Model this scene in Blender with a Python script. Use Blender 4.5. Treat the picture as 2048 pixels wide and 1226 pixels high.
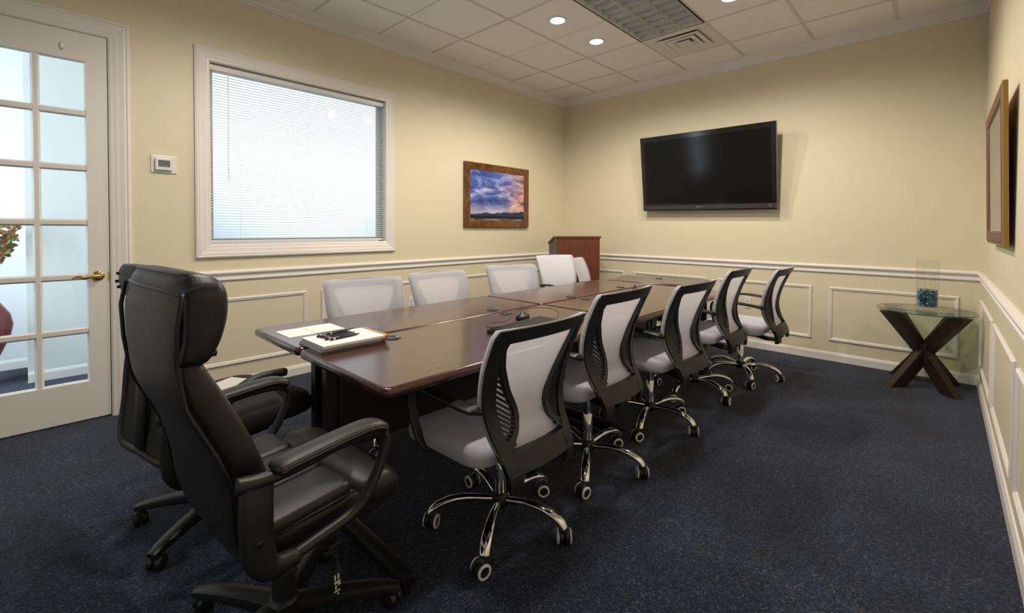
import bpy, bmesh, math, random
from mathutils import Vector, Matrix
from math import sin, cos, pi, radians

random.seed(7)
for o in list(bpy.data.objects):
    bpy.data.objects.remove(o)
S = bpy.context.scene
COL = S.collection

# ------------------------------------------------------------------ camera
XL, XR, YB, YF = -3.917, 0.228, 5.182, -1.60      # room walls
ZC = 3.048                                         # ceiling height
cam_d = bpy.data.cameras.new('camera')
cam = bpy.data.objects.new('camera', cam_d)
COL.objects.link(cam)
yaw, pitch, roll = -0.7611, -0.0204, 0.0048
fw = Vector((sin(yaw) * cos(pitch), cos(yaw) * cos(pitch), sin(pitch)))
rt = Vector((cos(yaw), -sin(yaw), 0))
up = rt.cross(fw)
r2 = rt * cos(roll) + up * sin(roll)
u2 = up * cos(roll) - rt * sin(roll)
M = Matrix((r2, u2, -fw)).transposed().to_4x4()
M.translation = Vector((0, 0, 1.24))
cam.matrix_world = M
cam_d.sensor_width = 36.0
cam_d.lens = 905.08 / 2048 * 36.0
cam_d.shift_y = -(613 - 474.96) / 2048
cam_d.clip_start = 0.02
S.camera = cam

# ------------------------------------------------------------------ world: hazy bright sky with a soft glow round the sun
W = bpy.data.worlds.new('sky')
S.world = W
W.use_nodes = True
wn, wl = W.node_tree.nodes, W.node_tree.links
wn.clear()
wo = wn.new('ShaderNodeOutputWorld')
bg = wn.new('ShaderNodeBackground')
tc = wn.new('ShaderNodeTexCoord')
dot = wn.new('ShaderNodeVectorMath'); dot.operation = 'DOT_PRODUCT'
sun_dir = Vector((-3.917, 1.62, 0.82)).normalized()
dot.inputs[1].default_value = sun_dir
mr = wn.new('ShaderNodeMapRange')
mr.inputs[1].default_value = 0.952; mr.inputs[2].default_value = 1.0
mr.interpolation_type = 'SMOOTHERSTEP'
mx = wn.new('ShaderNodeMix'); mx.data_type = 'RGBA'
mx.inputs[6].default_value = (0.62, 0.80, 0.97, 1)
mx.inputs[7].default_value = (1.50, 1.55, 1.57, 1)
wl.new(tc.outputs['Generated'], dot.inputs[0])
wl.new(dot.outputs['Value'], mr.inputs[0])
wl.new(mr.outputs[0], mx.inputs[0])
wl.new(mx.outputs[2], bg.inputs[0])
bg.inputs[1].default_value = 1.0
wl.new(bg.outputs[0], wo.inputs[0])

# ------------------------------------------------------------------ exposure
vs = S.view_settings
vs.view_transform = 'Standard'
vs.look = 'None'
vs.gamma = 1.0
vs.use_curve_mapping = False
vs.exposure = 0.0

LAMP_W = 6.0          # each recessed ceiling lamp
LAMP_COL = (1.0, 0.895, 0.765)
HALL_W = 88.0          # added area lamp standing in for daylight in the corridor

def area_light(name, loc, target, sx, sy, watts, color):
    d = bpy.data.lights.new(name, 'AREA')
    d.shape = 'RECTANGLE'; d.size = sx; d.size_y = sy
    d.energy = watts; d.color = color
    o = bpy.data.objects.new(name, d)
    COL.objects.link(o)
    o.location = loc
    o.rotation_euler = (Vector(target) - Vector(loc)).to_track_quat('-Z', 'Y').to_euler()
    return o
area_light('hall_added_light', (-4.55, -1.9, 1.5), (-5.1, 0.4, 1.2), 0.9, 1.9, HALL_W, (0.80, 0.895, 1.0))  # unseen lamp added to light the corridor; no window is built there
# sampling portal in the window opening (gives off no light of its own)
po_ = area_light('window_portal', (XL-0.16, 1.61, 1.783), (XL+1.0, 1.61, 1.783), 1.45, 1.35, 1.0, (1, 1, 1))
po_.data.cycles.is_portal = True
p2_ = area_light('window_portal', (-1.65, YF-0.15, 1.55), (-1.65, YF+1, 1.55), 2.2, 1.6, 1.0, (1, 1, 1))
p2_.data.cycles.is_portal = True

# ------------------------------------------------------------------ materials
MATS = {}
def new_mat(name):
    m = bpy.data.materials.new(name); m.use_nodes = True
    nt = m.node_tree
    b = nt.nodes['Principled BSDF']
    MATS[name] = m
    return m, nt, b
def mat(name, col, rough=0.5, metal=0.0, noise=0.0, nscale=40.0, bump=0.0, bscale=200.0, spec=None, coat=0.0, trans=0.0, ior=None, sheen=0.0):
    m, nt, b = new_mat(name)
    b.inputs['Base Color'].default_value = (*col, 1)
    b.inputs['Roughness'].default_value = rough
    b.inputs['Metallic'].default_value = metal
    if spec is not None: b.inputs['Specular IOR Level'].default_value = spec
    if coat: b.inputs['Coat Weight'].default_value = coat; b.inputs['Coat Roughness'].default_value = 0.1
    if trans: b.inputs['Transmission Weight'].default_value = trans
    if ior: b.inputs['IOR'].default_value = ior
    if sheen: b.inputs['Sheen Weight'].default_value = sheen
    tcn = nt.nodes.new('ShaderNodeTexCoord')
    if noise:
        n = nt.nodes.new('ShaderNodeTexNoise'); n.inputs['Scale'].default_value = nscale
        n.inputs['Detail'].default_value = 4
        nt.links.new(tcn.outputs['Object'], n.inputs['Vector'])
        r = nt.nodes.new('ShaderNodeMapRange')
        r.inputs[3].default_value = 1 - noise; r.inputs[4].default_value = 1 + noise
        nt.links.new(n.outputs['Fac'], r.inputs[0])
        v = nt.nodes.new('ShaderNodeVectorMath'); v.operation = 'SCALE'
        v.inputs[0].default_value = col
        nt.links.new(r.outputs[0], v.inputs['Scale'])
        nt.links.new(v.outputs[0], b.inputs['Base Color'])
    if bump:
        n = nt.nodes.new('ShaderNodeTexNoise'); n.inputs['Scale'].default_value = bscale
        nt.links.new(tcn.outputs['Object'], n.inputs['Vector'])
        bp = nt.nodes.new('ShaderNodeBump'); bp.inputs['Strength'].default_value = bump
        bp.inputs['Distance'].default_value = 0.002
        nt.links.new(n.outputs['Fac'], bp.inputs['Height'])
        nt.links.new(bp.outputs[0], b.inputs['Normal'])
    return m

M_WALL = mat('wall_paint', (0.715, 0.648, 0.480), 0.55, noise=0.015, nscale=3, bump=0.08, bscale=350)
M_WHITE = mat('white_trim', (0.78, 0.75, 0.72), 0.35, noise=0.01, nscale=6)
M_DOORW = mat('white_door', (0.74, 0.71, 0.68), 0.4, noise=0.01, nscale=6)
M_HALL = mat('hall_wall', (0.72, 0.74, 0.745), 0.6, noise=0.01, nscale=3)
M_TILE = mat('acoustic_tile', (0.90, 0.89, 0.88), 0.9, noise=0.16, nscale=160, bump=0.7, bscale=130)
M_TEE = mat('ceiling_tee', (0.68, 0.66, 0.63), 0.6, noise=0.02, nscale=20)
M_BLACK = mat('black_plastic', (0.012, 0.013, 0.014), 0.42, noise=0.1, nscale=60, bump=0.1, bscale=900)
M_BLACKM = mat('black_metal', (0.010, 0.010, 0.011), 0.45, noise=0.1, nscale=30)
M_RUBBER = mat('black_rubber', (0.015, 0.015, 0.016), 0.65, noise=0.1, nscale=50)
M_CHROME = mat('chrome', (0.80, 0.79, 0.77), 0.06, 1.0, noise=0.01, nscale=5)
M_BRASS = mat('brass', (0.83, 0.60, 0.22), 0.14, 1.0, noise=0.03, nscale=15)
M_RING = mat('white_ring', (0.80, 0.80, 0.80), 0.4, noise=0.01, nscale=30)
M_FABRIC = mat('grey_fabric', (0.58, 0.575, 0.69), 0.85, noise=0.07, nscale=420, bump=0.5, bscale=700, sheen=0.2)
M_BLKFAB = mat('black_fabric', (0.022, 0.020, 0.019), 0.85, noise=0.2, nscale=300, bump=0.5, bscale=500)
M_LEATHER = mat('black_leather', (0.013, 0.012, 0.011), 0.40, spec=0.38, noise=0.12, nscale=25, bump=0.22, bscale=330)
M_PAPER = mat('paper', (0.86, 0.86, 0.85), 0.7, noise=0.01, nscale=30)
M_PADEDGE = mat('pad_edge', (0.84, 0.81, 0.82), 0.8, noise=0.15, nscale=300)
M_KRAFT = mat('pad_binding', (0.45, 0.25, 0.13), 0.7, noise=0.05, nscale=60)
M_PEN = mat('pen_black', (0.015, 0.014, 0.022), 0.25, noise=0.05, nscale=30)
M_SILVER = mat('silver', (0.6, 0.6, 0.6), 0.25, 1.0, noise=0.02, nscale=30)
M_TVB = mat('tv_bezel', (0.006, 0.006, 0.006), 0.12, noise=0.05, nscale=5)
M_TVBAR = mat('tv_bar', (0.060, 0.056, 0.060), 0.30, 0.4, noise=0.04, nscale=8)
M_PLATE = mat('white_plastic', (0.74, 0.73, 0.70), 0.35, noise=0.01, nscale=30)
M_LCD = mat('thermostat_screen', (0.12, 0.17, 0.15), 0.25, noise=0.05, nscale=60)
M_LCDD = mat('lcd_digits', (0.02, 0.035, 0.035), 0.5, noise=0.02, nscale=60)
M_SLOT = mat('dark_slot', (0.02, 0.02, 0.02), 0.6, noise=0.05, nscale=30)
M_URN = mat('red_urn', (0.20, 0.022, 0.018), 0.32, noise=0.25, nscale=8)
M_STEM = mat('stem', (0.16, 0.10, 0.05), 0.7, noise=0.1, nscale=30)
M_LEAFS = [mat('leaf_green', (0.22, 0.30, 0.10), 0.6, noise=0.3, nscale=20),
           mat('leaf_burgundy', (0.16, 0.045, 0.04), 0.6, noise=0.3, nscale=20),
           mat('leaf_rust', (0.48, 0.20, 0.05), 0.6, noise=0.3, nscale=20)]
M_GOLD = mat('gold_frame', (0.34, 0.20, 0.045), 0.45, 0.35, noise=0.25, nscale=120, bump=0.5, bscale=220)
M_FRBROWN = mat('frame_brown', (0.14, 0.065, 0.042), 0.55, noise=0.25, nscale=150, bump=0.4, bscale=220)
M_MATBOARD = mat('mat_board', (0.55, 0.52, 0.45), 0.8, noise=0.02, nscale=20)
M_ARTPALE = mat('pale_print', (0.36, 0.37, 0.33), 0.7, noise=0.18, nscale=5)
M_LOUVER = mat('louver_metal', (0.56, 0.575, 0.58), 0.35, 0.1, noise=0.03, nscale=10)
M_CABLE = mat('cable', (0.02, 0.02, 0.02), 0.5, noise=0.05, nscale=30)
M_GROM = mat('grommet', (0.030, 0.030, 0.030), 0.35, noise=0.05, nscale=30)
M_STITCH = mat('stitching', (0.05, 0.048, 0.046), 0.6, noise=0.1, nscale=60)
M_SLAT = None

def wood(name, c1, c2, rough, scale=(1, 1, 1), coat=0.0, axis='Y'):
    m, nt, b = new_mat(name)
    t = nt.nodes.new('ShaderNodeTexCoord')
    mp = nt.nodes.new('ShaderNodeMapping'); mp.inputs['Scale'].default_value = scale
    n = nt.nodes.new('ShaderNodeTexNoise'); n.inputs['Scale'].default_value = 8; n.inputs['Detail'].default_value = 8
    n.inputs['Distortion'].default_value = 0.6
    cr = nt.nodes.new('ShaderNodeValToRGB')
    cr.color_ramp.elements[0].position = 0.30; cr.color_ramp.elements[0].color = (*c1, 1)
    cr.color_ramp.elements[1].position = 0.72; cr.color_ramp.elements[1].color = (*c2, 1)
    nt.links.new(t.outputs['Object'], mp.inputs[0]); nt.links.new(mp.outputs[0], n.inputs['Vector'])
    nt.links.new(n.outputs['Fac'], cr.inputs[0]); nt.links.new(cr.outputs[0], b.inputs['Base Color'])
    b.inputs['Roughness'].default_value = rough
    if coat: b.inputs['Coat Weight'].default_value = coat; b.inputs['Coat Roughness'].default_value = 0.15
    return m
M_TABLE = wood('mahogany_top', (0.047, 0.018, 0.012), (0.090, 0.036, 0.024), 0.32, (6, 0.7, 6), 0.6)
M_TEDGE = wood('mahogany_edge', (0.045, 0.014, 0.010), (0.085, 0.026, 0.018), 0.22, (3, 3, 3), 0.4)
M_LECT = wood('cherry_laminate', (0.100, 0.026, 0.013), (0.170, 0.045, 0.022), 0.38, (6, 6, 0.8), 0.1)
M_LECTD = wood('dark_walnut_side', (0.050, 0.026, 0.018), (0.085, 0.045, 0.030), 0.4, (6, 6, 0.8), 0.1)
M_XLEG = wood('espresso_wood', (0.011, 0.005, 0.0035), (0.036, 0.014, 0.008), 0.40, (5, 5, 1.5), 0.1)
M_BURL = wood('burl_frame', (0.045, 0.014, 0.004), (0.26, 0.105, 0.022), 0.32, (3, 1.2, 1.2), 0.3)

def glass_mat(name, col, rough=0.0, mixfac=0.85):
    # thin clear pane: mostly straight-through with Fresnel reflection
    m, nt, b = new_mat(name)
    out = nt.nodes['Material Output']
    nt.nodes.remove(b)
    tr = nt.nodes.new('ShaderNodeBsdfTransparent'); tr.inputs[0].default_value = (*col, 1)
    gl = nt.nodes.new('ShaderNodeBsdfGlossy'); gl.inputs['Roughness'].default_value = rough
    lw = nt.nodes.new('ShaderNodeLayerWeight'); lw.inputs[0].default_value = 0.5
    pw_ = nt.nodes.new('ShaderNodeMath'); pw_.operation = 'POWER'; pw_.inputs[1].default_value = 5.0
    nt.links.new(lw.outputs['Facing'], pw_.inputs[0])
    fr = nt.nodes.new('ShaderNodeMath'); fr.operation = 'MULTIPLY_ADD'; fr.inputs[1].default_value = 0.9; fr.inputs[2].default_value = 0.035
    nt.links.new(pw_.outputs[0], fr.inputs[0])
    n = nt.nodes.new('ShaderNodeTexNoise'); n.inputs['Scale'].default_value = 3
    bp = nt.nodes.new('ShaderNodeBump'); bp.inputs['Strength'].default_value = 0.01
    nt.links.new(n.outputs['Fac'], bp.inputs['Height']); nt.links.new(bp.outputs[0], gl.inputs['Normal'])
    mxs = nt.nodes.new('ShaderNodeMixShader')
    nt.links.new(fr.outputs[0], mxs.inputs[0]); nt.links.new(tr.outputs[0], mxs.inputs[1]); nt.links.new(gl.outputs[0], mxs.inputs[2])
    nt.links.new(mxs.outputs[0], out.inputs[0])
    return m
M_PANE = glass_mat('door_glass', (0.93, 0.97, 0.98))
M_TGLASS = glass_mat('table_glass', (0.86, 0.94, 0.88))
M_VGLASS = glass_mat('vase_glass', (0.985, 0.99, 0.98))

def slat_mat():
    m, nt, b = new_mat('blind_slat')
    out = nt.nodes['Material Output']
    b.inputs['Base Color'].default_value = (0.86, 0.88, 0.88, 1); b.inputs['Roughness'].default_value = 0.4
    tl = nt.nodes.new('ShaderNodeBsdfTranslucent'); tl.inputs[0].default_value = (0.85, 0.9, 0.92, 1)
    n = nt.nodes.new('ShaderNodeTexNoise'); n.inputs['Scale'].default_value = 4
    r = nt.nodes.new('ShaderNodeMapRange'); r.inputs[3].default_value = 0.38; r.inputs[4].default_value = 0.42
    ms = nt.nodes.new('ShaderNodeMixShader')
    nt.links.new(n.outputs['Fac'], r.inputs[0]); nt.links.new(r.outputs[0], ms.inputs[0])
    nt.links.new(b.outputs[0], ms.inputs[1]); nt.links.new(tl.outputs[0], ms.inputs[2]); nt.links.new(ms.outputs[0], out.inputs[0])
    return m
M_SLAT = slat_mat()

def mesh_fabric(name, opac, col=(0.62, 0.60, 0.66)):
    m, nt, b = new_mat(name)
    out = nt.nodes['Material Output']
    b.inputs['Base Color'].default_value = (*col, 1); b.inputs['Roughness'].default_value = 0.75
    t = nt.nodes.new('ShaderNodeTexCoord')
    ck = nt.nodes.new('ShaderNodeTexWave'); ck.inputs['Scale'].default_value = 75; ck.bands_direction = 'X'
    ck2 = nt.nodes.new('ShaderNodeTexWave'); ck2.inputs['Scale'].default_value = 75; ck2.bands_direction = 'Z'
    nt.links.new(t.outputs['Object'], ck.inputs['Vector']); nt.links.new(t.outputs['Object'], ck2.inputs['Vector'])
    mul = nt.nodes.new('ShaderNodeMath'); mul.operation = 'MULTIPLY'
    nt.links.new(ck.outputs['Fac'], mul.inputs[0]); nt.links.new(ck2.outputs['Fac'], mul.inputs[1])
    r = nt.nodes.new('ShaderNodeMapRange')
    r.inputs[1].default_value = 0.1; r.inputs[2].default_value = 0.8
    r.inputs[3].default_value = 1 - opac * 0.85; r.inputs[4].default_value = max(0, 1 - opac * 1.12)
    nt.links.new(mul.outputs[0], r.inputs[0])
    tr = nt.nodes.new('ShaderNodeBsdfTransparent')
    tl = nt.nodes.new('ShaderNodeBsdfTranslucent'); tl.inputs[0].default_value = (*col, 1)
    m1 = nt.nodes.new('ShaderNodeMixShader'); m1.inputs[0].default_value = 0.45
    nt.links.new(b.outputs[0], m1.inputs[1]); nt.links.new(tl.outputs[0], m1.inputs[2])
    m2 = nt.nodes.new('ShaderNodeMixShader')
    nt.links.new(r.outputs[0], m2.inputs[0]); nt.links.new(m1.outputs[0], m2.inputs[1]); nt.links.new(tr.outputs[0], m2.inputs[2])
    nt.links.new(m2.outputs[0], out.inputs[0])
    return m
M_MESH = mesh_fabric('pale_mesh', 0.66, (0.87, 0.87, 0.95))
M_OPAQUE = mat('pale_back_fabric', (0.62, 0.62, 0.68), 0.7, noise=0.05, nscale=300, bump=0.3, bscale=600)

def carpet_mat():
    m, nt, b = new_mat('navy_carpet')
    L = nt.links.new
    t = nt.nodes.new('ShaderNodeTexCoord')
    mp = nt.nodes.new('ShaderNodeMapping'); mp.inputs['Scale'].default_value = (150, 150, 150)
    mp.inputs['Rotation'].default_value = (0, 0, 0.03)
    L(t.outputs['Object'], mp.inputs[0])
    vo = nt.nodes.new('ShaderNodeTexVoronoi'); vo.inputs['Scale'].default_value = 1.0; vo.inputs['Randomness'].default_value = 0.32
    L(mp.outputs[0], vo.inputs['Vector'])
    sep = nt.nodes.new('ShaderNodeSeparateColor'); L(vo.outputs['Color'], sep.inputs[0])
    # large wear variation
    nz = nt.nodes.new('ShaderNodeTexNoise'); nz.inputs['Scale'].default_value = 2.2; nz.inputs['Detail'].default_value = 5
    L(t.outputs['Object'], nz.inputs['Vector'])
    nr = nt.nodes.new('ShaderNodeMapRange'); nr.inputs[1].default_value = 0.3; nr.inputs[2].default_value = 0.7
    nr.inputs[3].default_value = 0.72; nr.inputs[4].default_value = 1.3; L(nz.outputs['Fac'], nr.inputs[0])
    # base colour by loop
    cr = nt.nodes.new('ShaderNodeValToRGB')
    e = cr.color_ramp.elements
    e[0].position = 0.0; e[0].color = (0.0045, 0.0085, 0.021, 1)
    e[1].position = 0.80; e[1].color = (0.021, 0.031, 0.064, 1)
    n1 = e.new(0.93); n1.color = (0.033, 0.043, 0.074, 1)
    n2 = e.new(0.98); n2.color = (0.080, 0.078, 0.080, 1)
    n3 = e.new(0.993); n3.color = (0.070, 0.048, 0.036, 1)
    L(sep.outputs[0], cr.inputs[0])
    # loop roundness darkens the gaps as relief
    sc = nt.nodes.new('ShaderNodeVectorMath'); sc.operation = 'SCALE'
    L(cr.outputs[0], sc.inputs[0]); L(nr.outputs[0], sc.inputs['Scale'])
    L(sc.outputs[0], b.inputs['Base Color'])
    b.inputs['Roughness'].default_value = 0.95
    b.inputs['Specular IOR Level'].default_value = 0.15
    b.inputs['Sheen Weight'].default_value = 0.12
    inv = nt.nodes.new('ShaderNodeMath'); inv.operation = 'SUBTRACT'; inv.inputs[0].default_value = 1.0
    L(vo.outputs['Distance'], inv.inputs[1])
    bp = nt.nodes.new('ShaderNodeBump'); bp.inputs['Strength'].default_value = 0.9; bp.inputs['Distance'].default_value = 0.004
    L(inv.outputs[0], bp.inputs['Height']); L(bp.outputs[0], b.inputs['Normal'])
    return m
M_CARPET = carpet_mat()

def emit_mat(name, col, strength):
    m, nt, b = new_mat(name)
    b.inputs['Base Color'].default_value = (0.9, 0.9, 0.9, 1)
    b.inputs['Emission Color'].default_value = (*col, 1)
    b.inputs['Emission Strength'].default_value = strength
    n = nt.nodes.new('ShaderNodeTexNoise'); n.inputs['Scale'].default_value = 30
    r = nt.nodes.new('ShaderNodeMapRange'); r.inputs[3].default_value = 0.18; r.inputs[4].default_value = 0.22
    nt.links.new(n.outputs['Fac'], r.inputs[0]); nt.links.new(r.outputs[0], b.inputs['Roughness'])
    return m
M_LENS = emit_mat('lamp_lens', (1.0, 0.93, 0.82), 14.0)

def perf_mat():
    # black steel modesty panel with small punched holes that read as light dots
    m, nt, b = new_mat('perforated_steel')
    L = nt.links.new
    t = nt.nodes.new('ShaderNodeTexCoord')
    mp = nt.nodes.new('ShaderNodeMapping'); mp.inputs['Scale'].default_value = (60, 60, 60)
    vo = nt.nodes.new('ShaderNodeTexVoronoi'); vo.inputs['Randomness'].default_value = 0.0
    L(t.outputs['Object'], mp.inputs[0]); L(mp.outputs[0], vo.inputs['Vector'])
    lt = nt.nodes.new('ShaderNodeMath'); lt.operation = 'LESS_THAN'; lt.inputs[1].default_value = 0.16
    L(vo.outputs['Distance'], lt.inputs[0])
    mxc = nt.nodes.new('ShaderNodeMix'); mxc.data_type = 'RGBA'
    mxc.inputs[6].default_value = (0.010, 0.010, 0.011, 1); mxc.inputs[7].default_value = (0.09, 0.085, 0.08, 1)
    L(lt.outputs[0], mxc.inputs[0]); L(mxc.outputs[2], b.inputs['Base Color'])
    b.inputs['Roughness'].default_value = 0.5
    return m
M_PERF = perf_mat()

def sunset_mat():
    m, nt, b = new_mat('sunset_print')
    L = nt.links.new
    N = nt.nodes.new
    t = N('ShaderNodeTexCoord'); sp = N('ShaderNodeSeparateXYZ'); L(t.outputs['Object'], sp.inputs[0])
    # object space: x runs along the picture 0..1, z up 0..1
    n1 = N('ShaderNodeTexNoise'); n1.inputs['Scale'].default_value = 3.2; n1.inputs['Detail'].default_value = 9
    n1.inputs['Roughness'].default_value = 0.62; n1.inputs['Distortion'].default_value = 0.5
    mp = N('ShaderNodeMapping'); mp.inputs['Scale'].default_value = (1.0, 1.0, 1.9); mp.inputs['Rotation'].default_value = (0, 0.5, 0)
    L(t.outputs['Object'], mp.inputs[0]); L(mp.outputs[0], n1.inputs['Vector'])
    # warmth rises to the right and sits in the middle of the sky
    warm = N('ShaderNodeMapRange'); warm.inputs[1].default_value = 0.42; warm.inputs[2].default_value = 1.0; L(sp.outputs[0], warm.inputs[0])
    sky = N('ShaderNodeValToRGB'); e = sky.color_ramp.elements
    e[0].position = 0.36; e[0].color = (0.035, 0.055, 0.20, 1)
    e[1].position = 0.66; e[1].color = (0.50, 0.55, 0.80, 1)
    x = e.new(0.48); x.color = (0.075, 0.13, 0.46, 1)
    x = e.new(0.57); x.color = (0.22, 0.30, 0.66, 1)
    L(n1.outputs['Fac'], sky.inputs[0])
    pk = N('ShaderNodeValToRGB'); e = pk.color_ramp.elements
    e[0].position = 0.42; e[0].color = (0.07, 0.06, 0.17, 1)
    e[1].position = 0.66; e[1].color = (0.88, 0.62, 0.52, 1)
    x = e.new(0.52); x.color = (0.55, 0.24, 0.20, 1)
    L(n1.outputs['Fac'], pk.inputs[0])
    mxs = N('ShaderNodeMix'); mxs.data_type = 'RGBA'
    n2 = N('ShaderNodeTexNoise'); n2.inputs['Scale'].default_value = 2.0; n2.inputs['Detail'].default_value = 3
    L(t.outputs['Object'], n2.inputs['Vector'])
    ad = N('ShaderNodeMath'); ad.operation = 'MULTIPLY_ADD'; ad.inputs[1].default_value = 1.5; ad.inputs[2].default_value = -0.78
    L(n2.outputs['Fac'], ad.inputs[0])
    ad2 = N('ShaderNodeMath'); ad2.operation = 'ADD'; ad2.use_clamp = True
    L(warm.outputs[0], ad2.inputs[0]); L(ad.outputs[0], ad2.inputs[1])
    L(ad2.outputs[0], mxs.inputs[0]); L(sky.outputs[0], mxs.inputs[6]); L(pk.outputs[0], mxs.inputs[7])
    # pale band above the hills
    band = N('ShaderNodeMapRange'); band.inputs[1].default_value = 0.36; band.inputs[2].default_value = 0.18; L(sp.outputs[2], band.inputs[0])
    bm_ = N('ShaderNodeMath'); bm_.operation = 'MULTIPLY'; bm_.inputs[1].default_value = 0.55; L(band.outputs[0], bm_.inputs[0])
    mx2 = N('ShaderNodeMix'); mx2.data_type = 'RGBA'; mx2.inputs[7].default_value = (0.66, 0.56, 0.58, 1)
    L(bm_.outputs[0], mx2.inputs[0]); L(mxs.outputs[2], mx2.inputs[6])
    # hills
    nh = N('ShaderNodeTexNoise'); nh.inputs['Scale'].default_value = 6; nh.inputs['Detail'].default_value = 6
    cx = N('ShaderNodeCombineXYZ'); L(sp.outputs[0], cx.inputs[0]); L(cx.outputs[0], nh.inputs['Vector'])
    hh = N('ShaderNodeMath'); hh.operation = 'MULTIPLY_ADD'; hh.inputs[1].default_value = 0.14; hh.inputs[2].default_value = 0.07; L(nh.outputs['Fac'], hh.inputs[0])
    hx = N('ShaderNodeMath'); hx.operation = 'MULTIPLY_ADD'; hx.inputs[1].default_value = 0.07; L(sp.outputs[0], hx.inputs[0]); L(hh.outputs[0], hx.inputs[2])
    lt = N('ShaderNodeMath'); lt.operation = 'LESS_THAN'; L(sp.outputs[2], lt.inputs[0]); L(hx.outputs[0], lt.inputs[1])
    mx3 = N('ShaderNodeMix'); mx3.data_type = 'RGBA'; mx3.inputs[7].default_value = (0.020, 0.035, 0.10, 1)
    L(lt.outputs[0], mx3.inputs[0]); L(mx2.outputs[2], mx3.inputs[6])
    # dark tree line then the water
    l2 = N('ShaderNodeMath'); l2.operation = 'LESS_THAN'; l2.inputs[1].default_value = 0.115; L(sp.outputs[2], l2.inputs[0])
    mx4 = N('ShaderNodeMix'); mx4.data_type = 'RGBA'; mx4.inputs[7].default_value = (0.010, 0.009, 0.012, 1)
    L(l2.outputs[0], mx4.inputs[0]); L(mx3.outputs[2], mx4.inputs[6])
    l3 = N('ShaderNodeMath'); l3.operation = 'LESS_THAN'; l3.inputs[1].default_value = 0.055; L(sp.outputs[2], l3.inputs[0])
    nw = N('ShaderNodeTexNoise'); nw.inputs['Scale'].default_value = 3.0
    mpw = N('ShaderNodeMapping'); mpw.inputs['Scale'].default_value = (1, 1, 7); L(t.outputs['Object'], mpw.inputs[0]); L(mpw.outputs[0], nw.inputs['Vector'])
    cw = N('ShaderNodeValToRGB'); e = cw.color_ramp.elements
    e[0].position = 0.44; e[0].color = (0.30, 0.33, 0.45, 1); e[1].position = 0.56; e[1].color = (0.05, 0.03, 0.025, 1)
    L(nw.outputs['Fac'], cw.inputs[0])
    mx5 = N('ShaderNodeMix'); mx5.data_type = 'RGBA'
    L(l3.outputs[0], mx5.inputs[0]); L(mx4.outputs[2], mx5.inputs[6]); L(cw.outputs[0], mx5.inputs[7])
    L(mx5.outputs[2], b.inputs['Base Color'])
    b.inputs['Roughness'].default_value = 0.35
    return m
M_SUNSET = sunset_mat()

def screen_mat():
    m, nt, b = new_mat('tv_screen')
    n = nt.nodes.new('ShaderNodeTexNoise'); n.inputs['Scale'].default_value = 2
    r = nt.nodes.new('ShaderNodeMapRange'); r.inputs[3].default_value = 0.11; r.inputs[4].default_value = 0.14
    nt.links.new(n.outputs['Fac'], r.inputs[0]); nt.links.new(r.outputs[0], b.inputs['Roughness'])
    b.inputs['Base Color'].default_value = (0.005, 0.0045, 0.004, 1)
    b.inputs['Specular IOR Level'].default_value = 0.22
    return m
M_SCREEN = screen_mat()

def bead_mat():
    m, nt, b = new_mat('blue_beads')
    t = nt.nodes.new('ShaderNodeNewGeometry')
    cr = nt.nodes.new('ShaderNodeValToRGB'); e = cr.color_ramp.elements
    e[0].color = (0.006, 0.02, 0.05, 1); e[1].color = (0.30, 0.46, 0.52, 1)
    x = e.new(0.4); x.color = (0.015, 0.08, 0.15, 1)
    x = e.new(0.75); x.color = (0.05, 0.20, 0.29, 1)
    nt.links.new(t.outputs['Random Per Island'], cr.inputs[0]); nt.links.new(cr.outputs[0], b.inputs['Base Color'])
    b.inputs['Roughness'].default_value = 0.06
    b.inputs['Coat Weight'].default_value = 0.6
    return m
M_BEAD = bead_mat()

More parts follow.
